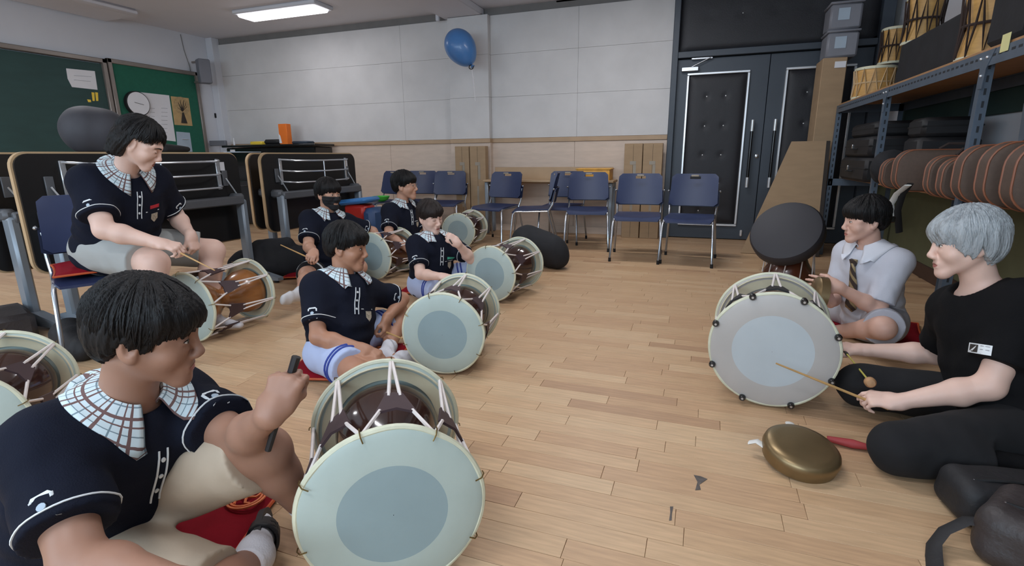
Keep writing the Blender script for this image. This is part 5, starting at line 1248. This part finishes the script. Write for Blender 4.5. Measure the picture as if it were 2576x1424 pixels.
CAST['masked'] = person(dict(debug=dbg('masked'), label='boy wearing a black face mask and navy polo in front of the folded tables', skin=SKIN['mid'], S=1.0, seed=5, head_scale=1.0,
    pelvis=(812, 680, .12), neck=(828, 540, 4.36), chest=(.42, .9, 0), hip=(.7, .7, 0), head=(826, 488, 4.3), face=(.62, .76, -.1),
    rarm=dict(elbow=(776, 622, 'n'), wrist=(790, 634, 'n'), palm=(-.2, .2, -.9), dir=(-.2, .6, -.2), curl=GRIP),
    larm=dict(elbow=(938, 582, 'f'), wrist=(965, 625, 'n'), palm=(0, -.3, -.9), curl=GRIP),
    rleg=dict(knee=(772, 690, 'n'), ankle=(756, 738, 'n'), toe=(-.6, .75, .0)), lleg=dict(knee=(905, 672, 'n'), ankle=(880, 705, 'n'), toe=(.3, .8, 0)),
    hair=('fringe', 'hair_black', dict(t=.020, seed=9)), shirt='polo_navy', polo='collar_plaid', mask=True, shorts=('trousers_black', .80, .016), stripes='trim_white', stripe_at=(.60, .66), socks='shoe_white', sockh=.10))
CAST['glasses'] = person(dict(debug=dbg('glasses'), label='boy with thin glasses and bowl haircut sitting farthest back', skin=SKIN['mid'], S=1.0, seed=6, head_scale=1.08,
    pelvis=(1010, 640, .12), neck=(1012, 514, 5.0), chest=(.72, .68, 0), head=(1018, 466, 4.95), face=(.94, .30, -.02),
    rarm=dict(elbow=(978, 592, 'n'), wrist=(1030, 630, 'n'), palm=(0, -.2, -.9), curl=GRIP),
    larm=dict(elbow=(1080, 590, 'f'), wrist=(1110, 630, 'n'), palm=(0, -.2, -.9), curl=GRIP),
    rleg=dict(knee=(1075, 665, 'n'), ankle=(1105, 660, 'f'), toe=(.9, -.2, 0)), lleg=dict(knee=(1095, 632, 'f'), ankle=(1060, 650, 'n'), toe=(.8, .3, 0)),
    hair=('fringe', 'hair_black', dict(t=.016, seed=10)), glasses=True, shirt='polo_navy', polo='collar_plaid', shorts=('trousers_black', .85, .014)))
CAST['tie'] = person(dict(debug=dbg('tie'), label='youth in a pale grey shirt with striped tie holding a small gong', skin=SKIN['fair'], S=.95, seed=7, near=True, head_scale=.98, h=.0065,
    pelvis=(2195, 800, .13), neck=(2188, 626, 2.86), chest=(-.62, .78, 0), hip=(-.8, .6, 0), head=(2176, 552, 2.81), face=(-.90, .40, -.12),
    rarm=dict(elbow=(2098, 750, 'f'), wrist=(2088, 760, 'n'), palm=(.5, .2, .3), dir=(-.4, .2, .7), curl=REST),
    larm=dict(elbow=(2208, 778, 'n'), wrist=(2108, 722, 'n'), palm=(-.3, -.9, -.2), dir=(-.9, .1, .15), curl=(.22, .25, .28, .3), thumb=(.3, .2), size=1.05, spread=.6),
    rleg=dict(knee=(2080, 820, 'f'), ankle=(2150, 838, 'n'), toe=(.8, .3, 0)), lleg=dict(knee=(2222, 826, 'n'), ankle=(2085, 836, 'f'), toe=(-.9, .2, .1)),
    hair=('fringe', 'hair_black', dict(t=.018, seed=11)), shirt='polo_grey', polo='collar_plain', shorts=('shorts_lightgrey', .88, .014), hem=.10, sleeve=.86, ease=.013))
CAST['silver'] = person(dict(debug=dbg('silver'), label='man with silver grey hair in black T-shirt and trousers holding two drum sticks', skin=SKIN['pale'], S=1.0, seed=8, near=True, bulk=1.08, head_scale=1.0, armr=1.08, legr=1.02,
    pelvis=(2560, 1050, .13), neck=(2470, 735, 1.90), chest=(-.80, .60, 0), hip=(-.9, .4, 0), head=(2430, 611, 1.87), face=(-.93, .34, -.12), tilt=(-.12, 0, 0),
    rarm=dict(elbow=(2362, 892, 'f'), wrist=(2168, 880, 'f'), palm=(-.2, -.2, -.9), dir=(-.9, 0, .12), curl=(.8, .85, .9, .9), thumb=(.5, .4)),
    larm=dict(elbow=(2490, 972, 'n'), wrist=(2236, 1015, 'n'), palm=(.1, -.5, -.8), dir=(-.97, .05, .0), curl=(.45, .75, .85, .9), thumb=(.5, .2)),
    rleg=dict(knee=(2160, 985, 'f'), ankle=(2440, 1000, 'z', .07), kz=.11, toe=(.6, .6, 0)), lleg=dict(knee=(2262, 1128, 'z', .09), kz=.085, ankle=(2480, 1165, 'z', .08), toe=(.9, -.3, 0)),
    hair=('mop', 'hair_silver', dict(t=.020, seed=12, locks=600, lr_=.0034)), shirt='tee_black', polo=None, shorts=('trousers_black', 2.0, .018), socks='tee_black', neckhole=.072, neckfwd=.3, hem=.13, sleeve=.74, ease=.022))

# ---- striped tie of the youth, print on the black T-shirt, sandals
def stripe_mat(name, a, b, k):
    m = mat(name, a, 0.6, var=0.0); nt = m.node_tree; bs = nt.nodes['Principled BSDF']; uv = nt.nodes.new('ShaderNodeUVMap'); w = nt.nodes.new('ShaderNodeTexWave'); w.bands_direction = 'DIAGONAL'; w.inputs['Scale'].default_value = k; nt.links.new(uv.outputs[0], w.inputs['Vector'])
    r = nt.nodes.new('ShaderNodeValToRGB'); r.color_ramp.interpolation = 'CONSTANT'; r.color_ramp.elements[0].color = rgb(*a); r.color_ramp.elements[1].color = rgb(*b); r.color_ramp.elements[1].position = .62; nt.links.new(w.outputs['Fac'], r.inputs[0]); nt.links.new(r.outputs[0], bs.inputs['Base Color']); M[name] = m
stripe_mat('tie_stripe', (58, 48, 44), (150, 132, 96), 9.0)
def make_tie(P):
    d = P['_']; T, neck, spine, chest, sd = d['T'], d['neck'], d['spine'], d['chest'], d['sd']; rows = []; N = 12
    for k in range(N):
        s_ = .045+.026*k; w = .013+.021*min(1, k/9) if k < N-1 else .004
        c = T.hit(neck-spine*s_+chest*.34, -chest, .40, .003)
        if c is None: continue
        c = c+chest*(.010 if k else .016); rows.append((c-sd*w, c+chest*.004, c+sd*w, k))
    vs = [p for r in rows for p in r[:3]]; fs = [(3*i+j, 3*i+j+1, 3*i+j+4, 3*i+j+3) for i in range(len(rows)-1) for j in range(2)]
    me = MB().add(vs, fs).mesh('tie', M['tie_stripe'], 60); uv = me.uv_layers.new(name='UVMap')
    for lp in me.loops: uv.data[lp.index].uv = ((lp.vertex_index % 3)*.03, (lp.vertex_index//3)*.026)
    o = bpy.data.objects.new('tie', me); scene.collection.objects.link(o); o.parent = d['body']; fix_local(o); md = o.modifiers.new('thick', 'SOLIDIFY'); md.thickness = .005
    c = rows[0][1]; kn = MB().prism([(-.02, .016), (.02, .016), (.013, -.02), (-.013, -.02)], c-chest*.004+spine*.004, sd, spine, .016).mesh('tie_knot', M['tie_stripe'], 30); uv = kn.uv_layers.new(name='UVMap')
    for lp in kn.loops: v = kn.vertices[lp.vertex_index].co; uv.data[lp.index].uv = (v.x*1.2, v.z*1.2)
    k = bpy.data.objects.new('tie_knot', kn); scene.collection.objects.link(k); k.parent = o; fix_local(k)
make_tie(CAST['tie'])
def sleeve_print(P):
    d = P['_']; T = d['T']; end, ax = d['sle']['l']; v = unit(ray(2465, 878)); h = T.hit(CAM+v*1.2, v, 1.2, .003)
    if h is None: return
    ex = unit(CR-v*(CR@v)); ey = np.cross(ex, v); ey = -ey if ey[2] < 0 else ey; a = radians(-12); ex, ey = ex*cos(a)+ey*sin(a), -ex*sin(a)+ey*cos(a)
    decal_rect(d['shirt'], 'sleeve_print', T, h, -v, ex, ey, -.030, .030, -.017, .017, M['trim_white'], .003)
    decal_rect(d['shirt'], 'sleeve_print_mark', T, h, -v, ex, ey, -.027, -.006, -.013, .013, M['ink'], .004)
    decal(d['shirt'], 'sleeve_print_mark', T, h, -v, ex, ey, [(-.024, -.008), (-.016, .003), (-.010, .011), (-.012, .003), (-.019, -.010)], M['trim_white'], .006, far=.3)
    for y0 in (.010, -.002): decal(d['shirt'], 'sleeve_print_mark', T, h, -v, ex, ey, [(.000, y0+.0025), (.024, y0+.0025), (.024, y0), (.000, y0)], M['grey_text'], .005, far=.3)
    v = unit(ray(2402, 858)); h = T.hit(CAM+v*1.2, v, 1.2, .003)
    if h is not None: decal(d['shirt'], 'chest_mark', T, h, -v, ex, ey, [(-.014, .012), (-.004, .004), (.010, -.010), (.002, -.004), (-.008, .004)], M['grey_plastic'], .003, far=.3)
sleeve_print(CAST['silver'])
mm('sandal_black', (26, 27, 31), 0.6, var=0.1)
def sandal(P, q):
    d = P['_']; heel, ball, toe, ld = d['J'][q+'foot']; td = d['J'][q+'td']; fw = unit(np.cross(td, ld)); so = ld
    mid = (heel+toe)/2; L = np.linalg.norm(toe-heel)*.5+.055
    s = MB().prism([(L*cos(a), .050*sin(a)*(1+.12*cos(a))) for a in np.linspace(0, 2*pi, 29)[:-1]], mid+so*.030, td, fw, .018).build('sandal_sole', M['sandal_black'], d['body'])
    Gs = Grid(np.minimum(heel, toe)-.11, np.maximum(heel, toe)+.11, .006)
    Gs.cone(ball-td*.05, ball+td*.01, .043, .040, .0, fw, 1.18, cut=[(ball+td*.012, td), (ball-td*.06, -td)]); Gs.cone(ball-td*.09, ball+td*.06, .036, .030, .0, fw, 1.18, op='s')
    sdf_obj('sandal_strap', Gs, M['sandal_black'], s)
sandal(CAST['front'], 'r')
# ------------------------------------------------------------------ things the players hold or sit on
mm('bamboo', (190, 150, 96), 0.5, var=0.12, vscale=20); mm('mallet_black', (26, 24, 26), 0.5, var=0.1); mm('mallet_yellow', (206, 196, 96), 0.4, var=0.05); mm('mallet_wood', (170, 130, 92), 0.6, var=0.15, vscale=30); mm('brass', (136, 116, 84), 0.36, 0.75, var=0.12, vscale=8); mm('brass_dark', (116, 86, 52), 0.4, 0.8, var=0.12, vscale=8); mm('mallet_red', (164, 60, 62), 0.6, var=0.1); mm('strap_white', (220, 218, 212), 0.8, var=0.06)
def stick(label, a, b, r=.0045, m='bamboo', name='bamboo_stick', tipr=.6):
    a = np.array(a); b = np.array(b); o = MB().tube([a, a+(b-a)*.5, b], [r, r*.9, r*tipr], 8).build(name, M[m]); rebase(o, a); return tag(o, label, 'drum stick', 'drum sticks')
def J(n, k): return CAST[n]['_']['J'][k]
def grip(n, q): return J(n, q+'wr')+J(n, q+'hd')*.075*CAST[n]['_']['S']+J(n, q+'hn')*.022
g = grip('girl', 'r'); tip = g+unit(at(524, 672, proj(g)[2]-.02)-g)*.24; stick('thin pale bamboo stick in the seated girl right hand', g-unit(tip-g)*.05, tip)
g = grip('masked', 'r'); tip = at(706, 616, proj(g)[2]+.05); stick('thin bamboo stick held by the boy in the mask', g+unit(g-tip)*.03, tip, .006)
g = grip('silver', 'l'); tip = at(1952, 914, 2.02); stick('long thin bamboo stick lying across the drum with black knobs', g+unit(g-tip)*.06, tip, .0055)
g = grip('mid', 'l'); tip = at(1012, 852, proj(g)[2]-.10); stick('short stick in the left hand of the boy in striped shorts', g+unit(g-tip)*.04, tip, .006)
g = grip('mid', 'r'); tip = g+unit(cdir(.9, .1, -.15))*.14; stick('bamboo stick in the right hand of the boy in striped shorts', g-unit(tip-g)*.03, tip, .005)
g = grip('pale', 'l'); tip = g+cdir(.6, .3, -.3)*.10; stick('dark mallet handle in the raised hand of the pale boy', g-unit(tip-g)*.06, tip, .007, 'mallet_black')
# mallet of the grey-haired man
g = grip('silver', 'r'); hd = at(2189, 962, 1.98); d = unit(hd-g); g0 = g-d*.06
t = thing('ball_mallet', 'mallet with black grip, yellow shaft and round wooden head held by the silver haired man', 'mallet', g0)
k = g0+d*.14; MB().tube([g0, k], [.008, .007], 8).build('grip', M['mallet_black'], t); MB().tube([k, hd], .0035, 8).build('shaft', M['mallet_yellow'], t)
MB().lathe(hd-d*.02, d, [(.004, -.002), (.016, .002), (.02, .012), (.02, .026), (.014, .036), (.004, .038)], 16).build('mallet_head', M['mallet_wood'], t)
# raised stick of the foreground boy
g = grip('front', 'l'); d = cdir(-.25, .2, -.95); o = MB().tube([g-d*.06, g+d*.17], [.010, .007], 8).build('ball_mallet', M['mallet_black']); rebase(o, g-d*.06); tag(o, 'dark mallet shaft in the raised fist of the foreground boy', 'mallet')
# small hand gong of the youth with the tie
w = J('tie', 'lwr'); hdv = J('tie', 'lhd'); c = at(2054, 742, proj(w)[2]+.03); nrm = unit(cdir(-.80, .42, .18))
t = thing('hand_gong', 'small brass hand gong held by the youth with the tie', 'gong', c)
MB().lathe(c, nrm, [(.001, .030), (.05, .030), (.085, .024), (.100, .010), (.104, -.030), (.100, -.030), (.096, .006), (.08, .018), (.001, .024)], 40, caps=False).build('gong_plate', M['brass'], t)
MB().tube([c-nrm*.02+V(0, 0, .10), c-nrm*.05+V(0, 0, .06), c-nrm*.05+V(0, 0, -.05)], .005, 6).build('cord', M['cord_white'], t)
# gong lying on the floor, its mallet and straps
gb = onz(2012, 1150, .03); tiltn = unit(V(0.10, -.16, 1))
t = thing('floor_gong', 'round brass gong lying on the wooden floor', 'gong', (gb[0], gb[1], 0))
gc = gb+V(0, 0, .022); MB().lathe(gc, tiltn, [(.001, .036), (.085, .035), (.108, .031), (.120, .020), (.124, .004), (.117, -.032), (.110, -.032), (.116, .003), (.108, .016), (.001, .026)], 56, caps=False).build('gong_plate', M['brass'], t)
for (ax_, ay_), (bx_, by_) in (((1922, 1122), (1885, 1113)), ((1988, 1085), (1986, 1064))):
    A = onz(ax_, ay_, .05); B_ = onz(bx_, by_, .045); MB().tube([A, (A+B_)/2+V(0, 0, .012), B_], .016, 8, flat=.35).build('strap', M['strap_white'], t)
a = onz(2010, 1086, .02); b = onz(2080, 1103, .018); e = onz(2188, 1126, .018); t = thing('gong_mallet', 'gong mallet with red wrapped handle lying behind the brass gong', 'mallet', (b[0], b[1], 0))
MB().tube([a, b], .005, 8).build('shaft', M['bamboo'], t); MB().tube([b, b+(e-b)*.6, e], [.010, .017, .010], 10).build('handle', M['mallet_red'], t)
# cushions
cushion('red cushion under the boy in blue striped shorts, emblem showing', (onz(862, 925)[0], onz(862, 925)[1]+.06, 0), .52, .055, radians(14), (.13, .05))
cushion('red cushion under the foreground boy', (J('front', 'rhp')[0]+.05, J('front', 'rhp')[1]+.18, 0), .50, .05, radians(20), (.18, .16))
cushion('red cushion at the feet of the boy in the mask', (onz(790, 690)[0], onz(790, 690)[1]+.02, 0), .46, .06, radians(25))
cushion('red cushion peeking out under the pale boy', (onz(1085, 730)[0], onz(1085, 730)[1]+.05, 0), .46, .05, radians(10))
cushion('dark red cushion under the youth with the tie', (onz(2180, 842)[0]+.05, onz(2180, 842)[1]+.1, 0), .50, .04, radians(-12))
# the girl's chair and its cushion
gp = CAST['girl']['_']['pel']; GCX, GCY = gp[0]-.07, gp[1]-.03
make_chair('navy chair the girl sits on', (GCX, GCY, 0), radians(62))
t = cushion('red cushion with orange piping on the girl chair', (GCX, GCY, .461), .44, .05, radians(62))
# white trainer near the mask boy, sandal of the foreground boy
mm('sole_grey', (190, 190, 192), 0.7, var=0.05)
def shoe(label, c, d, upm, L=.27):
    t = thing('canvas_shoe', label, 'shoe', c); d = unit(V(d[0], d[1], 0)); s = V(-d[1], d[0], 0)
    Gs = Grid(V(*c)-.2, V(*c)+.22, .006); c = V(*c)
    Gs.cone(c-d*.09+V(0, 0, .055), c+V(0, 0, .055), .042, .042, .03); Gs.cone(c+V(0, 0, .05), c+d*.12+V(0, 0, .036), .042, .034, .04, s, 1.15); Gs.ell(c-d*.07+V(0, 0, .11), (.045, .03, .04), np.stack([d, s, V(0, 0, 1)], 1), .015, 's')
    Gs.add(lambda D, X, Y, Z: np.maximum(D, .012-Z)); sdf_obj('upper', Gs, M[upm], t)
    pl = [(L*.5*cos(a)-(.0 if cos(a) > 0 else .0), .046*sin(a)*(1+.12*cos(a))) for a in np.linspace(0, 2*pi, 25)[:-1]]
    MB().prism(pl, c+d*.012, d, s, .022).build('sole', M['sole_grey'], t)

# ------------------------------------------------------------------ bags, covers, boxes
mm('bag_leather', (52, 46, 46), 0.5, var=0.2, vscale=8, bump=0.25, bscale=60); mm('bag_nylon', (28, 28, 31), 0.65, var=0.2, vscale=10, bump=0.2, bscale=50); mm('bag_grey', (62, 62, 68), 0.7, var=0.12, vscale=6)
def soft_bag(name, label, cat, prims, h=.010, m='black_cloth', seed=0, amp=.010, base=None, floor_z=.004):
    pts = np.array([p for q in prims for p in (q[0], q[1])]); rr = max(max(q[2], q[3]) for q in prims)*1.8
    Gb = Grid(pts.min(0)-rr-.03, pts.max(0)+rr+.03, h)
    for q in prims:
        Gb.cone(q[0], q[1], q[2], q[3], .06, *(q[4:6] if len(q) > 4 else ()), fold=lambda X, Y, Z, t: amp*wobble(X, Y, Z, 14, seed)+amp*.5*wobble(X, Y, Z, 36, seed+2))
    Gb.add(lambda D, X, Y, Z: np.maximum(D, floor_z-Z)); o = sdf_obj(name, Gb, M[m]); c = pts.mean(0); rebase(o, (c[0], c[1], floor_z if base is None else base)); return tag(o, label, cat)
p0 = onz(665, 700); a = V(p0[0]-.02, p0[1]+.10, .10)
soft_bag('drum_bag', 'slumped black drum bag on the floor behind the honey brown drum', 'bag', [(a+V(-.16, -.1, .0), a+V(.22, .16, .0), .16, .17), (a+V(-.05, -.02, .14), a+V(.16, .08, .20), .10, .06)], m='black_cloth', seed=1)
p1 = onz(1338, 690); a = V(p1[0], p1[1]+.34, .17)
soft_bag('drum_bag', 'black drum bag on the floor behind the pale boy drum', 'bag', [(a+V(-.16, .05, .06), a+V(.10, -.02, .0), .17, .15), (a+V(.10, 0, -.05), a+V(.17, -.05, -.06), .12, .10)], m='black_cloth', seed=2, amp=.006)
a = onx(275, 340, -3.99)
t_ = soft_bag('drum_cover', 'dark round drum cover resting on the folded table behind the girl', 'drum cover', [(V(-4.02, 2.50, 1.26), V(-3.98, 2.56, 1.25), .165, .165)], m='bag_grey', seed=3, amp=.003, floor_z=1.118)
soft_bag('baseball_cap', 'flat black cap lying on the folded table right of the girl head', 'cap', [(V(-3.96, 2.98, 1.135), V(-3.95, 3.17, 1.14), .05, .02)], m='black_matte', seed=4, amp=.004, floor_z=1.118, h=.007)
# black bag at the far left behind the cut-off drum
p2 = onz(70, 850)
o = MB().box((0, 0, .086), (.42, .26, .17), rotz(radians(-20)), ch=.03).build('black_bag', M['bag_leather']); o.location = (p2[0]-.13, p2[1]-.04, 0.0); tag(o, 'black square bag on the floor behind the drum at the left edge', 'bag')
soft_bag('black_bag', 'soft black bag lying beside the folded table foot', 'bag', [(V(p2[0]+.42, p2[1]+.0, .08), V(p2[0]+.72, p2[1]-.12, .06), .09, .07)], m='bag_nylon', seed=5)
# bags at the bottom right
def shoulder_bag(label, c, size, rz, m, strap=None, zipm='chrome'):
    t = thing('shoulder_bag', label, 'bag', (c[0], c[1], 0)); w, d, h = size; Rz = rotz(rz); c = V(c[0], c[1], 0)
    Gb = Grid(c+V(-max(w, d)*.75, -max(w, d)*.75, -.02), c+V(max(w, d)*.75, max(w, d)*.75, h+.06), .009)
    r = min(d, h)*.34
    X0 = w/2-r; Y0 = max(d/2-r, .001)
    def fn(D, X, Y, Z):
        lx = (X-c[0])*Rz[0, 0]+(Y-c[1])*Rz[1, 0]; ly = (X-c[0])*Rz[0, 1]+(Y-c[1])*Rz[1, 1]; lz = Z-h/2
        qx, qy, qz = np.abs(lx)-X0, np.abs(ly)-Y0*(1-.25*np.clip(lz/h, -.5, .5)), np.abs(lz)-(h/2-r)
        return np.sqrt(np.maximum(qx, 0)**2+np.maximum(qy, 0)**2+np.maximum(qz, 0)**2)+np.minimum(np.maximum(qx, np.maximum(qy, qz)), 0)-r+.006*wobble(X, Y, Z, 16, w*30)+.003*wobble(X, Y, Z, 40, w*10)
    Gb.add(fn); sdf_obj('bag_body', Gb, M[m], t)
    def L(x, y, z): return c+Rz@V(x, y, z)
    zp = [L(x, -d*.16, h+.004-.02*(abs(x)/w*2)**4) for x in np.linspace(-w*.40, w*.40, 9)]; MB().tube(zp, .005, 6).build('zip', M['rubber'], t)
    e = zp[0]; MB().tube([e, e+Rz@V(-.012, -.01, -.004), e+Rz@V(-.018, -.02, -.028)], .004, 6).build('zip_pull', M[zipm], t)
    if strap: MB().tube([L(*q) for q in strap], .022, 8, flat=.18).build('strap', M['bag_nylon'], t)
    return t
q = onz(2440, 1312); shoulder_bag('black nylon bag with silver zip pull at the right edge of the floor', (q[0]+.16, q[1]+.05), (.44, .20, .14), radians(6), 'bag_nylon', [(.10, -.02, .15), (.13, .0, .24), (.22, .02, .30), (.30, .0, .22)])
q = onz(2500, 1424); shoulder_bag('dark brown leather bag in the bottom right corner', (q[0]+.20, q[1]-.03), (.48, .26, .16), radians(-38), 'bag_leather', [(-.20, -.06, .10), (-.25, -.09, .085), (-.28, -.13, .05), (-.285, -.17, .022), (-.27, -.21, .012), (-.25, -.26, .012)])
o = MB().box((0, 0, .02), (.55, .30, .035), rotz(radians(5)), ch=.012).build('folded_garment', M['black_cloth']); q = onz(2520, 1200); o.location = (q[0]+.15, q[1]+.12, 0.001); tag(o, 'folded black garment on the floor behind the nylon bag', 'garment')
# covered drum standing by the door
mm('cover_black', (44, 44, 50), 0.6, var=0.06, vscale=4)
bc = onz(1990, 712); bx, by = bc[0], bc[1]+.22
t = thing('covered_drum', 'standing dark red drum with a tilted black cover beside the youth with the tie', 'drum', (bx, by, 0))
MB().lathe((bx, by, 0), (0, 0, 1), [(.17, .0), (.20, .02), (.20, .06), (.15, .14), (.105, .27), (.15, .34), (.19, .40), (.19, .42)], 36).build('drum_body', M['lacquer_red'], t)
for k in range(10):
    a0 = 2*pi*k/10; MB().tube([(bx+.205*cos(a0), by+.205*sin(a0), .04), (bx+.185*cos(a0+.12), by+.185*sin(a0+.12), .30), (bx+.195*cos(a0+.2), by+.195*sin(a0+.2), .41)], .005, 6).build('cord', M['cord_white'], t)
for k in range(5):
    a0 = 2*pi*k/5+.2; MB().box((bx+.195*cos(a0), by+.195*sin(a0), .34), (.05, .05, .08), rotz(a0), ch=.01).build('leather_tab', M['tab_black'], t)
set_view(1980, 585); cn = unit(cdir(-.22, .80, .50)); cc = at(1978, 585, proj((bx, by, .45))[2]-.10)
MB().lathe(cc, cn, [(.001, .05), (.24, .05), (.272, .042), (.285, .02), (.285, -.06), (.25, -.11), (.10, -.12)], 44).build('cover', M['cover_black'], t)
# cartons, boards and plastic bins by the door
t = thing('flat_carton', 'tall brown carton standing in front of the right door leaf', 'carton', (1.16, 6.55, 0)); MB().box((1.17, 6.60, 1.0), (.22, .35, 2.0), ch=.006).build('carton_body', M['cardboard'], t); MB().box((1.22, 6.42, 1.93), (.10, .004, .06)).build('label_sticker', M['white_paper'], t)
A = [onz(1905, 660), onz(2060, 660)]
t = thing('leaning_board', 'brown cardboard sheet with one slanted edge leaning before the door', 'cardboard', (.95, 6.2, 0))
MB().prism([(-.42, 0), (.30, 0), (.30, 1.20), (-.02, 1.20)], (.86, 6.10, .004), (1, 0, 0), (0, .15, .98), -.018).build('sheet', M['cardboard'], t)
MB().prism([(.30, 0), (.335, 0), (.335, 1.20), (.30, 1.20)], (.86, 6.095, .004), (1, 0, 0), (0, .15, .98), -.03).build('dark_edge', M['ink'], t)
mm('bin_grey', (128, 130, 138), 0.45, var=0.06)
for k, z in enumerate((2.002, 2.265)):
    t = thing('plastic_bin', ['lower grey plastic bin stacked on the tall carton', 'upper grey plastic bin stacked on the tall carton'][k], 'bin', (1.22, 6.6, z), 0, 'grey plastic bins'); b = MB(); b.box((1.22, 6.60, z+.12), (.28, .32, .24), ch=.02); b.build('bin_body', M['bin_grey'], t)
    MB().box((1.22, 6.60, z+.248), (.30, .34, .022), ch=.008).build('lid', M['bin_grey'], t); MB().box((1.20, 6.437, z+.14), (.10, .004, .11)).build('label_sticker', M['pale_blue'], t)
# drums, covers on top of the shelf
mm('drum_tan', (196, 152, 88), 0.5, var=0.15, vscale=10, stretch=(1, 1, 4)); mm('rope_dark', (48, 34, 30), 0.8, var=0.1); mm('rope_tan', (196, 168, 128), 0.8, var=0.1)
TOPZ = SZ+.016
def shelf_drum(label, px, py, X, h=.30, R=.15, rope='rope_dark', z=TOPZ, waist=.85):
    Y = onx(px, py, X)[1]; t = thing('laced_drum', label, 'drum', (X, Y, z), 0, 'wooden drums on top of the shelf')
    MB().lathe((X, Y, z), (0, 0, 1), [(R*.98, 0), (R, .02), (R*waist, h*.5), (R, h-.02), (R*.98, h)], 32).build('drum_body', M['drum_tan'], t)
    for zz in (.012, h-.012): MB().lathe((X, Y, z+zz-.012), (0, 0, 1), [(R*.9, 0), (R*1.05, .002), (R*1.06, .012), (R*1.05, .022), (R*.9, .024)], 32).build('rim', M['hoop_hide'], t)
    MB().lathe((X, Y, z+h), (0, 0, 1), [(R*.98, -.004), (R*.98, .003)], 32).build('drum_head', M['hide_back'], t)
    n = 12; pts = []
    for k in range(n): a0 = 2*pi*k/n; pts += [(X+R*1.07*cos(a0), Y+R*1.07*sin(a0), z+.02), (X+R*1.0*cos(a0+pi/n*.5), Y+R*1.0*sin(a0+pi/n*.5), z+h*.5), (X+R*1.07*cos(a0+pi/n), Y+R*1.07*sin(a0+pi/n), z+h-.02), (X+R*1.0*cos(a0+pi/n*1.5), Y+R*1.0*sin(a0+pi/n*1.5), z+h*.5)]
    MB().tube(pts, .006, 6, closed=True).build('lacing', M[rope], t)
    MB().tube([(X+R*.98*cos(a), Y+R*.98*sin(a), z+h*.5) for a in np.linspace(0, 2*pi, 33)[:-1]], .008, 6, closed=True).build('girth_rope', M[rope], t)
    return Y
Y1 = shelf_drum('tan drum with pale lacing at the far end of the shelf top', 2200, 200, 1.40, .27, .155, 'rope_tan', TOPZ, .97)
Y2 = shelf_drum('tan drum with black lacing at the near end of the shelf top', 2490, 110, 1.40, .36, .135, 'rope_dark', TOPZ, .80)
Y3 = shelf_drum('tan drum with black lacing on the black box behind the pale laced one', 2250, 112, 1.60, .32, .11, 'rope_dark', TOPZ+.332, .80)
Y4 = shelf_drum('tan drum with black lacing on the middle of the black covered box', 2320, 75, 1.50, .34, .12, 'rope_dark', TOPZ+.332, .80)
for lab, y0, y1, hh, xc, xw in (('long black cloth covered box on the middle of the shelf top', 3.78, 5.10, .33, 1.55, .19), ('narrow black cloth covered box behind the pale laced drum at the shelf end', Y3-.22, min(Y3+.20, 6.26), .33, 1.68, .125)):
    Gb = Grid((1.30, y0-.1, TOPZ-.03), (1.85, y1+.1, TOPZ+hh+.06), .012)
    Gb.add(lambda D, X, Y, Z: np.maximum(np.maximum(np.abs(X-xc)-xw-.006*wobble(X, Y, Z, 16, 1), np.abs(Y-(y0+y1)/2)-(y1-y0)/2-.01*wobble(X, Y, Z, 14, 2)), np.maximum(Z-(TOPZ+hh)+.006+.006*wobble(X, Y, Z, 10, 3), TOPZ+.001-Z)))
    o = sdf_obj('covered_box', Gb, M['black_cloth']); rebase(o, (xc, (y0+y1)/2, TOPZ)); tag(o, lab, 'box')
o = MB().box((0, 0, .20), (.34, .42, .40), ch=.05).build('black_bag', M['black_cloth']); o.location = (1.46, Y2-.42, TOPZ); tag(o, 'black padded bag on the shelf top at the right edge of the picture', 'bag')
# black bags hanging over the case row and straps below the shelf
soft_bag('black_bag', 'limp black bag on the lower shelf above the dark haired youth head', 'bag', [(V(1.30, 4.62, .95), V(1.36, 4.95, .93), .13, .11)], seed=7, floor_z=.62)
t = thing('carry_strap', 'dark carry strap with pale lining hanging from the shelf beside the youth', 'strap', (1.2, 4.1, .5))
MB().tube([onx(2284, 466, 1.15), onx(2258, 486, 1.13), onx(2240, 515, 1.12), onx(2243, 548, 1.14)], .022, 8, flat=.25).build('lined_strap', M['strap_white'], t); MB().tube([onx(2290, 462, 1.17), onx(2270, 490, 1.16), onx(2258, 530, 1.16), onx(2262, 585, 1.2)], .02, 8, flat=.3).build('outer_strap', M['rubber'], t)
MB().box(onx(2244, 552, 1.13), (.03, .03, .04), ch=.006).build('buckle', M['black_gloss'], t)
